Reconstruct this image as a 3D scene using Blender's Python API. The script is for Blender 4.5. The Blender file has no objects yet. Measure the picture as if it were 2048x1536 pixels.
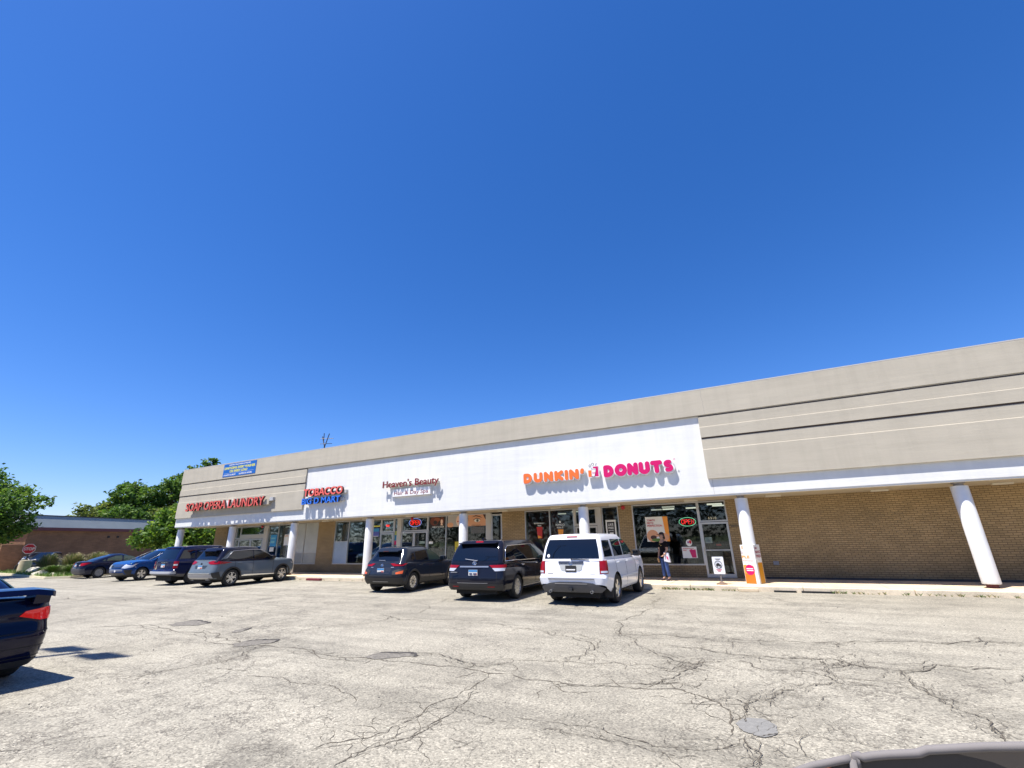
import bpy, bmesh, math, random
from mathutils import Vector, Matrix, Euler
random.seed(7)
R = math.radians
sc = bpy.context.scene
COL = sc.collection

# ------------------------------------------------------------------ camera
cd = bpy.data.cameras.new("camera"); cam = bpy.data.objects.new("camera", cd); COL.objects.link(cam)
cd.sensor_width = 36.0; cd.lens = 36.0 * 901.79 / 2048.0
cd.clip_start = 0.05; cd.clip_end = 3000
rx = Vector((0.88269505, 0.46935631, -0.02353934)); up = Vector((0.17264491, -0.27728319, 0.9451496)); fw = Vector((-0.43708486, 0.83834282, 0.32578848))
m = Matrix(((rx.x, up.x, -fw.x, 0), (rx.y, up.y, -fw.y, 0), (rx.z, up.z, -fw.z, 1.72), (0, 0, 0, 1)))
cam.matrix_world = m
sc.camera = cam

# ------------------------------------------------------------------ sky + sun
SUN = Vector((-0.20, -0.34, 1.0)).normalized()
EL = math.asin(SUN.z); AZ = math.atan2(SUN.x, SUN.y)
w = bpy.data.worlds.new("World"); sc.world = w; w.use_nodes = True
nt = w.node_tree; nt.nodes.clear()
sky = nt.nodes.new("ShaderNodeTexSky"); sky.sky_type = 'NISHITA'; sky.sun_disc = False
sky.sun_elevation = EL; sky.sun_rotation = AZ; sky.altitude = 200; sky.air_density = 1.0; sky.dust_density = 0.35; sky.ozone_density = 4.5
hs = nt.nodes.new("ShaderNodeHueSaturation"); hs.inputs['Saturation'].default_value = 1.28
bg = nt.nodes.new("ShaderNodeBackground"); bg.inputs['Strength'].default_value = 0.078
wo = nt.nodes.new("ShaderNodeOutputWorld")
tn = nt.nodes.new('ShaderNodeVectorMath'); tn.operation = 'MULTIPLY'; tn.inputs[1].default_value = (1.05, 1.02, 1.30)
nt.links.new(sky.outputs[0], hs.inputs['Color']); nt.links.new(hs.outputs[0], tn.inputs[0]); nt.links.new(tn.outputs[0], bg.inputs[0]); nt.links.new(bg.outputs[0], wo.inputs[0])
sl = bpy.data.lights.new("sun", 'SUN'); sl.energy = 5.0; sl.angle = R(0.55); sl.color = (1, 0.955, 0.89)
so = bpy.data.objects.new("sun", sl); COL.objects.link(so); so.location = (0, -20, 40)
so.rotation_euler = (-SUN).to_track_quat('-Z', 'Y').to_euler()
sc.view_settings.view_transform = 'Standard'; sc.view_settings.look = 'None'; sc.view_settings.gamma = 1
sc.view_settings.exposure = 0.86
sc.cycles.max_bounces = 8; sc.cycles.transparent_max_bounces = 12

# ------------------------------------------------------------------ materials
MATS = {}
def mat(name, col=(.5, .5, .5), rough=.6, metal=0.0, coat=0.0, spec=None, emit=None, es=0.0, noise=None, bump=None):
    """noise=(scale, amount, detail) varies the colour; bump=(scale, strength, distance)"""
    if name in MATS: return MATS[name]
    m = bpy.data.materials.new(name); m.use_nodes = True; MATS[name] = m
    n = m.node_tree.nodes; l = m.node_tree.links; b = n['Principled BSDF']
    b.inputs['Base Color'].default_value = (*col, 1); b.inputs['Roughness'].default_value = rough; b.inputs['Metallic'].default_value = metal
    if coat: b.inputs['Coat Weight'].default_value = coat; b.inputs['Coat Roughness'].default_value = .03
    if spec is not None: b.inputs['Specular IOR Level'].default_value = spec
    if emit: b.inputs['Emission Color'].default_value = (*emit, 1); b.inputs['Emission Strength'].default_value = es
    if noise or bump:
        tc = n.new("ShaderNodeTexCoord")
    if noise:
        t = n.new("ShaderNodeTexNoise"); t.inputs['Scale'].default_value = noise[0]; t.inputs['Detail'].default_value = noise[2]; t.inputs['Roughness'].default_value = .65
        l.new(tc.outputs['Object'], t.inputs['Vector'])
        r = n.new("ShaderNodeMapRange"); r.inputs[1].default_value = .25; r.inputs[2].default_value = .75; r.inputs[3].default_value = 1 - noise[1]; r.inputs[4].default_value = 1 + noise[1]
        l.new(t.outputs[0], r.inputs[0])
        v = n.new("ShaderNodeVectorMath"); v.operation = 'SCALE'; v.inputs[0].default_value = col
        l.new(r.outputs[0], v.inputs['Scale']); l.new(v.outputs[0], b.inputs['Base Color'])
    if bump:
        t = n.new("ShaderNodeTexNoise"); t.inputs['Scale'].default_value = bump[0]; t.inputs['Detail'].default_value = 4
        l.new(tc.outputs['Object'], t.inputs['Vector'])
        bu = n.new("ShaderNodeBump"); bu.inputs['Strength'].default_value = bump[1]; bu.inputs['Distance'].default_value = bump[2]
        l.new(t.outputs[0], bu.inputs['Height']); l.new(bu.outputs[0], b.inputs['Normal'])
    return m

def N(m): return m.node_tree.nodes, m.node_tree.links
def mathn(n, l, op, a, b=None, c=None, clamp=False):
    x = n.new("ShaderNodeMath"); x.operation = op; x.use_clamp = clamp
    for i, v in enumerate((a, b, c)):
        if v is None: continue
        if isinstance(v, (int, float)): x.inputs[i].default_value = v
        else: l.new(v, x.inputs[i])
    return x.outputs[0]
def mixc(n, l, f, a, b, mode='MIX'):
    x = n.new("ShaderNodeMix"); x.data_type = 'RGBA'; x.blend_type = mode
    for sk, v in ((x.inputs[0], f), (x.inputs[6], a), (x.inputs[7], b)):
        if isinstance(v, (int, float)): sk.default_value = v
        elif isinstance(v, tuple): sk.default_value = (*v, 1)
        else: l.new(v, sk)
    return x.outputs[2]
def ramp(n, l, v, pts):
    x = n.new("ShaderNodeValToRGB"); e = x.color_ramp.elements
    while len(e) < len(pts): e.new(.5)
    for i, (p, c) in enumerate(pts):
        e[i].position = p; e[i].color = (c, c, c, 1) if isinstance(c, (int, float)) else (*c, 1)
    l.new(v, x.inputs[0]); return x.outputs[0]
def noise(n, l, vec, s, d=4, r=.6, dist=0):
    x = n.new("ShaderNodeTexNoise"); x.inputs['Scale'].default_value = s; x.inputs['Detail'].default_value = d; x.inputs['Roughness'].default_value = r; x.inputs['Distortion'].default_value = dist
    if vec: l.new(vec, x.inputs['Vector'])
    return x

# worn pale asphalt
def make_asphalt():
    m = mat("asphalt_worn", (.36, .34, .31), .9); n, l = N(m); b = n['Principled BSDF']
    tc = n.new("ShaderNodeTexCoord"); P = tc.outputs['Object']
    big = noise(n, l, P, .12, 5, .6).outputs[0]; mid = noise(n, l, P, .9, 6, .7).outputs[0]
    fine = noise(n, l, P, 38, 3, .75).outputs[0]
    peb = n.new("ShaderNodeTexVoronoi"); peb.inputs['Scale'].default_value = 55; l.new(P, peb.inputs['Vector'])
    col = ramp(n, l, big, [(.3, (.242, .220, .172)), (.5, (.284, .260, .205)), (.72, (.322, .297, .238))])
    f2 = ramp(n, l, mid, [(.32, .80), (.5, 1.0), (.68, 1.12)])
    col = mixc(n, l, 1.0, col, f2, 'MULTIPLY')
    f3 = ramp(n, l, fine, [(.3, .55), (.5, 1.0), (.72, 1.38)])
    col = mixc(n, l, .8, col, f3, 'MULTIPLY')
    pr = n.new("ShaderNodeSeparateColor"); l.new(peb.outputs['Color'], pr.inputs[0])
    f4 = ramp(n, l, pr.outputs[0], [(0, .45), (.25, .92), (.75, 1.04), (1, 1.5)])
    col = mixc(n, l, .8, col, f4, 'MULTIPLY')
    # dark tar/oil stain patches
    st = noise(n, l, P, .55, 6, .62, .4).outputs[0]
    f5 = ramp(n, l, st, [(.57, 1.0), (.72, .66)])
    col = mixc(n, l, 1.0, col, f5, 'MULTIPLY')
    # faint tyre wear along the aisle (stretched along x)
    mp = n.new("ShaderNodeMapping"); mp.inputs['Scale'].default_value = (.06, 1.1, 1); l.new(P, mp.inputs['Vector'])
    stp = noise(n, l, mp.outputs[0], 1.6, 5, .6).outputs[0]
    f6 = ramp(n, l, stp, [(.36, .82), (.52, 1.02), (.7, 1.06)])
    col = mixc(n, l, .9, col, f6, 'MULTIPLY')
    # crack networks
    wn = noise(n, l, P, 1.4, 5, .7)
    wv = n.new("ShaderNodeVectorMath"); wv.operation = 'SCALE'; wv.inputs['Scale'].default_value = 1.3
    l.new(wn.outputs['Color'], wv.inputs[0])
    wa = n.new("ShaderNodeVectorMath"); l.new(P, wa.inputs[0]); l.new(wv.outputs[0], wa.inputs[1])
    hgt = None
    for s, wd, mlo, mhi, msc, amt in ((.36, .0018, .42, .50, .13, .5), (.95, .0042, .45, .52, .16, .55), (2.6, .013, .49, .56, .2, .5), (5.5, .034, .56, .62, .25, .42)):
        v = n.new("ShaderNodeTexVoronoi"); v.feature = 'DISTANCE_TO_EDGE'; v.inputs['Scale'].default_value = s; l.new(wa.outputs[0], v.inputs['Vector'])
        line = ramp(n, l, v.outputs['Distance'], [(0, 1.0), (wd * 1.3, .75), (wd * 3.2, 0.0)])
        mk = ramp(n, l, noise(n, l, P, msc, 4, .6, .3).outputs[0], [(mlo, 0.0), (mhi, 1.0)])
        gap = ramp(n, l, noise(n, l, P, 1.6, 3).outputs[0], [(.36, .1), (.52, 1.0)])
        a = mathn(n, l, 'MULTIPLY', line, mk); a = mathn(n, l, 'MULTIPLY', a, gap); a = mathn(n, l, 'MULTIPLY', a, amt)
        col = mixc(n, l, a, col, (.075, .062, .048))
        hgt = a if hgt is None else mathn(n, l, 'ADD', hgt, a)
    l.new(col, b.inputs['Base Color'])
    hh = mathn(n, l, 'MULTIPLY', hgt, -1.2); hh = mathn(n, l, 'MULTIPLY_ADD', fine, .5, hh); hh = mathn(n, l, 'ADD', hh, mathn(n, l, 'MULTIPLY', pr.outputs[1], .25))
    bu = n.new("ShaderNodeBump"); bu.inputs['Strength'].default_value = .8; bu.inputs['Distance'].default_value = .012
    l.new(hh, bu.inputs['Height']); l.new(bu.outputs[0], b.inputs['Normal'])
    return m

def make_brick(name, c1, c2, mortar, bw, bh, stain=None, ax='x', bumpd=.006):
    m = mat(name, c1, .88); n, l = N(m); b = n['Principled BSDF']
    g = n.new("ShaderNodeNewGeometry"); s = n.new("ShaderNodeSeparateXYZ"); l.new(g.outputs['Position'], s.inputs[0])
    c = n.new("ShaderNodeCombineXYZ")
    if ax == 'x': u = mathn(n, l, 'ADD', s.outputs[0], s.outputs[1])
    else: u = mathn(n, l, 'MULTIPLY_ADD', s.outputs[1], 1.02, s.outputs[0])
    l.new(u, c.inputs[0]); l.new(s.outputs[2], c.inputs[1])
    t = n.new("ShaderNodeTexBrick"); t.inputs['Color1'].default_value = (*c1, 1); t.inputs['Color2'].default_value = (*c2, 1); t.inputs['Mortar'].default_value = (*mortar, 1)
    t.inputs['Scale'].default_value = 1; t.inputs['Mortar Size'].default_value = .0075; t.inputs['Brick Width'].default_value = bw; t.inputs['Row Height'].default_value = bh; t.inputs['Bias'].default_value = 0
    t.inputs['Mortar Smooth'].default_value = .3
    l.new(c.outputs[0], t.inputs['Vector'])
    nz = noise(n, l, g.outputs['Position'], .6, 6, .65).outputs[0]; f = ramp(n, l, nz, [(.3, .76), (.7, 1.16)])
    col = mixc(n, l, 1.0, t.outputs[0], f, 'MULTIPLY')
    fz = noise(n, l, g.outputs['Position'], 60, 3).outputs[0]; f2 = ramp(n, l, fz, [(.3, .85), (.7, 1.12)])
    col = mixc(n, l, 1.0, col, f2, 'MULTIPLY')
    if stain:   # grime splashed up from the pavement, ragged edge
        hz = mathn(n, l, 'MULTIPLY_ADD', noise(n, l, g.outputs['Position'], .7, 5).outputs[0], 1.1, s.outputs[2])
        f3 = ramp(n, l, mathn(n, l, 'MULTIPLY', hz, .4), [(.25, stain), (.75, 1.0)])
        col = mixc(n, l, 1.0, col, f3, 'MULTIPLY')
    l.new(col, b.inputs['Base Color'])
    bu = n.new("ShaderNodeBump"); bu.inputs['Strength'].default_value = .7; bu.inputs['Distance'].default_value = bumpd; bu.invert = True
    l.new(t.outputs['Fac'], bu.inputs['Height']); l.new(bu.outputs[0], b.inputs['Normal'])
    return m

def make_stucco(name, c, var=.06, streak=.1):
    m = mat(name, c, .92); n, l = N(m); b = n['Principled BSDF']
    g = n.new("ShaderNodeNewGeometry"); P = g.outputs['Position']
    a = ramp(n, l, noise(n, l, P, .8, 6, .65).outputs[0], [(.3, 1 - var), (.7, 1 + var)])
    mp = n.new("ShaderNodeMapping"); mp.inputs['Scale'].default_value = (2.2, 2.2, .18); l.new(P, mp.inputs['Vector'])
    s = ramp(n, l, noise(n, l, mp.outputs[0], 1.5, 5, .6).outputs[0], [(.35, 1 - streak), (.55, 1.0)])
    mp2 = n.new("ShaderNodeMapping"); mp2.inputs['Scale'].default_value = (.35, .35, 3.0); l.new(P, mp2.inputs['Vector'])
    s2 = ramp(n, l, noise(n, l, mp2.outputs[0], 1.2, 5, .6).outputs[0], [(.3, 1 - var), (.6, 1.0 + var * .4)])
    col = mixc(n, l, 1.0, (*c,), a, 'MULTIPLY'); col = mixc(n, l, .8, col, s, 'MULTIPLY'); col = mixc(n, l, .9, col, s2, 'MULTIPLY')
    l.new(col, b.inputs['Base Color'])
    h = mathn(n, l, 'ADD', noise(n, l, P, 45, 4).outputs[0], mathn(n, l, 'MULTIPLY', noise(n, l, mp2.outputs[0], 1.5, 4).outputs[0], 2.5))
    bu = n.new("ShaderNodeBump"); bu.inputs['Strength'].default_value = .28; bu.inputs['Distance'].default_value = .008
    l.new(h, bu.inputs['Height']); l.new(bu.outputs[0], b.inputs['Normal'])
    return m

def make_concrete(name, c):
    m = mat(name, c, .9); n, l = N(m); b = n['Principled BSDF']
    tc = n.new("ShaderNodeTexCoord"); P = tc.outputs['Object']
    col = mixc(n, l, 1.0, c, ramp(n, l, noise(n, l, P, 1.3, 6, .7).outputs[0], [(.3, .78), (.7, 1.15)]), 'MULTIPLY')
    col = mixc(n, l, 1.0, col, ramp(n, l, noise(n, l, P, 30, 4, .7).outputs[0], [(.3, .85), (.7, 1.12)]), 'MULTIPLY')
    l.new(col, b.inputs['Base Color'])
    bu = n.new("ShaderNodeBump"); bu.inputs['Strength'].default_value = .5; bu.inputs['Distance'].default_value = .006
    l.new(noise(n, l, P, 40, 4).outputs[0], bu.inputs['Height']); l.new(bu.outputs[0], b.inputs['Normal'])
    return m

def make_glass(name, tint=(.80, .84, .82), refl=.9):
    m = bpy.data.materials.new(name); m.use_nodes = True; MATS[name] = m
    n, l = N(m); n.clear()
    o = n.new("ShaderNodeOutputMaterial"); mx = n.new("ShaderNodeMixShader"); t = n.new("ShaderNodeBsdfTransparent"); gl = n.new("ShaderNodeBsdfGlossy"); fr = n.new("ShaderNodeFresnel")
    t.inputs[0].default_value = (*tint, 1); gl.inputs['Roughness'].default_value = .022; gl.inputs[0].default_value = (.92, .97, 1, 1); fr.inputs[0].default_value = 1.52
    f = mathn(n, l, 'MULTIPLY_ADD', fr.outputs[0], .78 * refl, .012 * refl, clamp=True)
    g = n.new("ShaderNodeNewGeometry"); bu = n.new("ShaderNodeBump"); bu.inputs['Strength'].default_value = .05; bu.inputs['Distance'].default_value = .02
    l.new(noise(n, l, g.outputs['Position'], .8, 1).outputs[0], bu.inputs['Height']); l.new(bu.outputs[0], gl.inputs['Normal'])
    l.new(f, mx.inputs[0]); l.new(t.outputs[0], mx.inputs[1]); l.new(gl.outputs[0], mx.inputs[2]); l.new(mx.outputs[0], o.inputs[0])
    return m

ASPH = make_asphalt()
TAN = make_brick("tan_brick", (.41, .292, .150), (.33, .235, .118), (.15, .105, .055), .20, .0675, stain=.62)
BROWN = make_brick("brown_brick", (.25, .128, .066), (.19, .098, .050), (.13, .09, .06), .30, .10, ax='y')
WHITE_ST = make_stucco("white_stucco", (.725, .72, .685), .03, .06)
TAUPE = make_stucco("taupe_stucco", (.45, .405, .32), .05, .07)
CONC = make_concrete("pale_concrete", (.62, .50, .34))
SOFF = mat("soffit_paint", (.46, .39, .28), .8, noise=(1.2, .06, 3))
COLP = mat("column_paint", (.70, .70, .69), .5)
def _col():
    n, l = N(COLP); b = n['Principled BSDF']; g = n.new("ShaderNodeNewGeometry"); P = g.outputs['Position']; s = n.new("ShaderNodeSeparateXYZ"); l.new(P, s.inputs[0])
    a = ramp(n, l, noise(n, l, P, 3.0, 5).outputs[0], [(.3, .93), (.7, 1.04)])
    h = mathn(n, l, 'MULTIPLY_ADD', noise(n, l, P, 7, 6, .7).outputs[0], .55, s.outputs[2])
    d = ramp(n, l, h, [(.42, .62), (.62, .9), (.95, 1.0)])
    mp = n.new("ShaderNodeMapping"); mp.inputs['Scale'].default_value = (9, 9, 1.2); l.new(P, mp.inputs['Vector'])
    k = ramp(n, l, noise(n, l, mp.outputs[0], 1.6, 5, .7).outputs[0], [(.28, .80), (.36, 1.0)])
    c = mixc(n, l, 1.0, (.72, .72, .71), a, 'MULTIPLY'); c = mixc(n, l, 1.0, c, d, 'MULTIPLY'); c = mixc(n, l, .8, c, k, 'MULTIPLY'); l.new(c, b.inputs['Base Color'])
_col()
ALU = mat("aluminium_frame", (.50, .50, .49), .35, .55)
DARKF = mat("dark_frame", (.06, .05, .04), .5)
GLASS = make_glass("shop_glass")
BLK = mat("black_matte", (.012, .012, .012), .7)
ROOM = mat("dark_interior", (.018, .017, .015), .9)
RUB = mat("tyre_rubber", (.018, .018, .018), .75)
CHR = mat("chrome", (.75, .75, .76), .12, 1.0)
RIMM = mat("alloy_rim", (.62, .63, .65), .25, .85)
WHT = mat("white_plastic", (.82, .82, .82), .4)

# ------------------------------------------------------------------ mesh helpers
class MB:
    def __init__(s): s.v = []; s.f = []; s.mi = []; s.cur = 0
    def add(s, vs, fs):
        o = len(s.v); s.v += [tuple(v) for v in vs]; s.f += [tuple(i + o for i in f) for f in fs]; s.mi += [s.cur] * len(fs); return s
    def box(s, x0, x1, y0, y1, z0, z1):
        return s.add([(x0, y0, z0), (x1, y0, z0), (x1, y1, z0), (x0, y1, z0), (x0, y0, z1), (x1, y0, z1), (x1, y1, z1), (x0, y1, z1)],
                     [(0, 3, 2, 1), (4, 5, 6, 7), (0, 1, 5, 4), (1, 2, 6, 5), (2, 3, 7, 6), (3, 0, 4, 7)])
    def prism(s, pts, a0, a1, plane='xy'):
        """closed polygon extruded along the remaining axis"""
        def P(p, a): return {'xy': (p[0], p[1], a), 'xz': (p[0], a, p[1]), 'yz': (a, p[0], p[1])}[plane]
        k = len(pts)
        return s.add([P(p, a0) for p in pts] + [P(p, a1) for p in pts], [tuple(range(k))[::-1], tuple(range(k, 2 * k))] + [(i, (i + 1) % k, k + (i + 1) % k, k + i) for i in range(k)])
    def cyl(s, c, r, h, n=20, r2=None, axis='z'):
        r2 = r if r2 is None else r2; vs = []
        for k, (rr, hh) in enumerate(((r, 0), (r2, h))):
            for i in range(n):
                a = 2 * math.pi * i / n; u, v = rr * math.cos(a), rr * math.sin(a)
                vs.append({'z': (c[0] + u, c[1] + v, c[2] + hh), 'y': (c[0] + u, c[1] + hh, c[2] + v), 'x': (c[0] + hh, c[1] + u, c[2] + v)}[axis])
        return s.add(vs, [tuple(range(n))[::-1], tuple(range(n, 2 * n))] + [(i, (i + 1) % n, n + (i + 1) % n, n + i) for i in range(n)])
    def tube(s, pts, r, n=8, cap=True):
        pts = [Vector(p) for p in pts]; k = len(pts); rs = r if isinstance(r, (list, tuple)) else [r] * k; vs = []; fs = []
        prev = None
        for i, p in enumerate(pts):
            d = (pts[min(i + 1, k - 1)] - pts[max(i - 1, 0)]).normalized()
            if prev is None: a = d.orthogonal().normalized()
            else:
                a = prev - d * prev.dot(d); a = a.normalized() if a.length > 1e-6 else d.orthogonal().normalized()
            prev = a; b = d.cross(a)
            vs += [p + (a * math.cos(2 * math.pi * j / n) + b * math.sin(2 * math.pi * j / n)) * rs[i] for j in range(n)]
        for i in range(k - 1):
            fs += [(i * n + j, i * n + (j + 1) % n, (i + 1) * n + (j + 1) % n, (i + 1) * n + j) for j in range(n)]
        if cap: fs += [tuple(range(n))[::-1], tuple(range((k - 1) * n, k * n))]
        return s.add(vs, fs)
    def lathe(s, prof, c=(0, 0, 0), n=24, axis='z', close=False):
        k = len(prof); vs = []
        for i in range(n):
            a = 2 * math.pi * i / n; ca, sa = math.cos(a), math.sin(a)
            for r, h in prof:
                vs.append({'z': (c[0] + r * ca, c[1] + r * sa, c[2] + h), 'y': (c[0] + r * ca, c[1] + h, c[2] + r * sa)}[axis])
        kk = k if close else k - 1
        return s.add(vs, [(i * k + j, ((i + 1) % n) * k + j, ((i + 1) % n) * k + (j + 1) % k, i * k + (j + 1) % k) for i in range(n) for j in range(kk)])
    def sphere(s, c, r, n=12, sq=(1, 1, 1)):
        vs = []; fs = []
        for i in range(n // 2 + 1):
            th = math.pi * i / (n // 2)
            for j in range(n):
                ph = 2 * math.pi * j / n
                vs.append((c[0] + r * sq[0] * math.sin(th) * math.cos(ph), c[1] + r * sq[1] * math.sin(th) * math.sin(ph), c[2] + r * sq[2] * math.cos(th)))
        for i in range(n // 2):
            fs += [(i * n + j, i * n + (j + 1) % n, (i + 1) * n + (j + 1) % n, (i + 1) * n + j) for j in range(n)]
        return s.add(vs, fs)
    def build(s, name, mats, parent=None, smooth=False, origin=(0, 0, 0), bevel=0, auto=None):
        me = bpy.data.meshes.new(name); o = Vector(origin)
        me.from_pydata([Vector(v) - o for v in s.v], [], s.f); 
        mats = mats if isinstance(mats, (list, tuple)) else [mats]
        for mm in mats: me.materials.append(mm)
        me.polygons.foreach_set('material_index', s.mi)
        bm = bmesh.new(); bm.from_mesh(me); bmesh.ops.recalc_face_normals(bm, faces=bm.faces)
        if bevel: bmesh.ops.bevel(bm, geom=[e for e in bm.edges if len(e.link_faces) == 2 and e.calc_face_angle(0) > .6], offset=bevel, segments=2, affect='EDGES', profile=.6)
        bm.to_mesh(me); bm.free()
        if smooth or auto:
            me.polygons.foreach_set('use_smooth', [True] * len(me.polygons))
            if auto:
                try: me.set_sharp_from_angle(angle=auto)
                except Exception: pass
        ob = bpy.data.objects.new(name, me); COL.objects.link(ob)
        if parent is not None: ob.parent = parent
        return ob
def tag(o, label=None, cat=None, group=None, kind=None):
    if label: o['label'] = label
    if cat: o['category'] = cat
    if group: o['group'] = group
    if kind: o['kind'] = kind
    return o
def empty(name, loc, rz=0, label=None, cat=None, group=None):
    o = bpy.data.objects.new(name, None); COL.objects.link(o); o.location = loc; o.rotation_euler = (0, 0, rz); o.empty_display_size = .2
    return tag(o, label, cat, group)

# text -> mesh object (local: x right, z up, facing -y)
def text_mesh(s, size, depth=.02, bold=0.0, align='LEFT', xs=1.0, shear=0, spacing=1.0, line=1.0):
    cu = bpy.data.curves.new("t", 'FONT'); cu.body = s; cu.size = size; cu.extrude = depth / 2; cu.offset = bold * size; cu.align_x = align; cu.shear = shear; cu.space_character = spacing; cu.space_line = line; cu.resolution_u = 3
    o = bpy.data.objects.new("t", cu); COL.objects.link(o)
    dg = bpy.context.evaluated_depsgraph_get(); me = bpy.data.meshes.new_from_object(o.evaluated_get(dg))
    bpy.data.objects.remove(o); bpy.data.curves.remove(cu)
    me.transform(Matrix.Rotation(R(90), 4, 'X') @ Matrix.Diagonal((xs, 1, 1, 1))); return me
def text_obj(name, s, size, mt, loc, parent=None, origin=(0, 0, 0), rz=0, **k):
    me = text_mesh(s, size, **k); me.materials.clear(); me.materials.append(mt); me.name = name
    for p in me.polygons: p.material_index = 0
    o = bpy.data.objects.new(name, me); COL.objects.link(o); o.location = Vector(loc) - Vector(origin); o.rotation_euler = (0, 0, rz)
    if parent: o.parent = parent
    return o
def text_fit(name, s, x0, x1, z0, h, y, mt, parent=None, origin=(0, 0, 0), rz=0, **k):
    """text fitted to the width x0..x1 and cap height h; baseline z0"""
    me = text_mesh(s, 1.0, **k)
    xs = [v.co.x for v in me.vertices]; zs = [v.co.z for v in me.vertices]
    capm = .73
    sx = (x1 - x0) / (max(xs) - min(xs)); sz = h / capm
    dep = k.get('depth', .02)
    me.transform(Matrix.Diagonal((sx, 1, sz, 1)) @ Matrix.Translation((-min(xs), 0, 0)))
    me.materials.clear(); me.materials.append(mt); me.name = name
    for p in me.polygons: p.material_index = 0
    o = bpy.data.objects.new(name, me); COL.objects.link(o); o.location = Vector((x0, y, z0)) - Vector(origin); o.rotation_euler = (0, 0, rz)
    if parent: o.parent = parent
    return o

# ------------------------------------------------------------------ ground
YK = 17.2          # kerb line
def sheet(name, x0, x1, y0, y1, z, mt, kind='structure'):
    return tag(MB().add([(x0, y0, z), (x1, y0, z), (x1, y1, z), (x0, y1, z)], [(0, 1, 2, 3)]).build(name, mt), kind=kind)
GRASSG = mat("dry_grass_ground", (.13, .15, .06), .95, noise=(.4, .3, 6), bump=(20, .5, .03))
sheet("ground", -900, 900, -900, 900, -.02, GRASSG)
lot = sheet("parking_lot", -170, 90, -90, YK + .3, 0.0, ASPH)
road = sheet("road", -170, -36.9, YK + .3, 75, -.004, ASPH)

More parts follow.
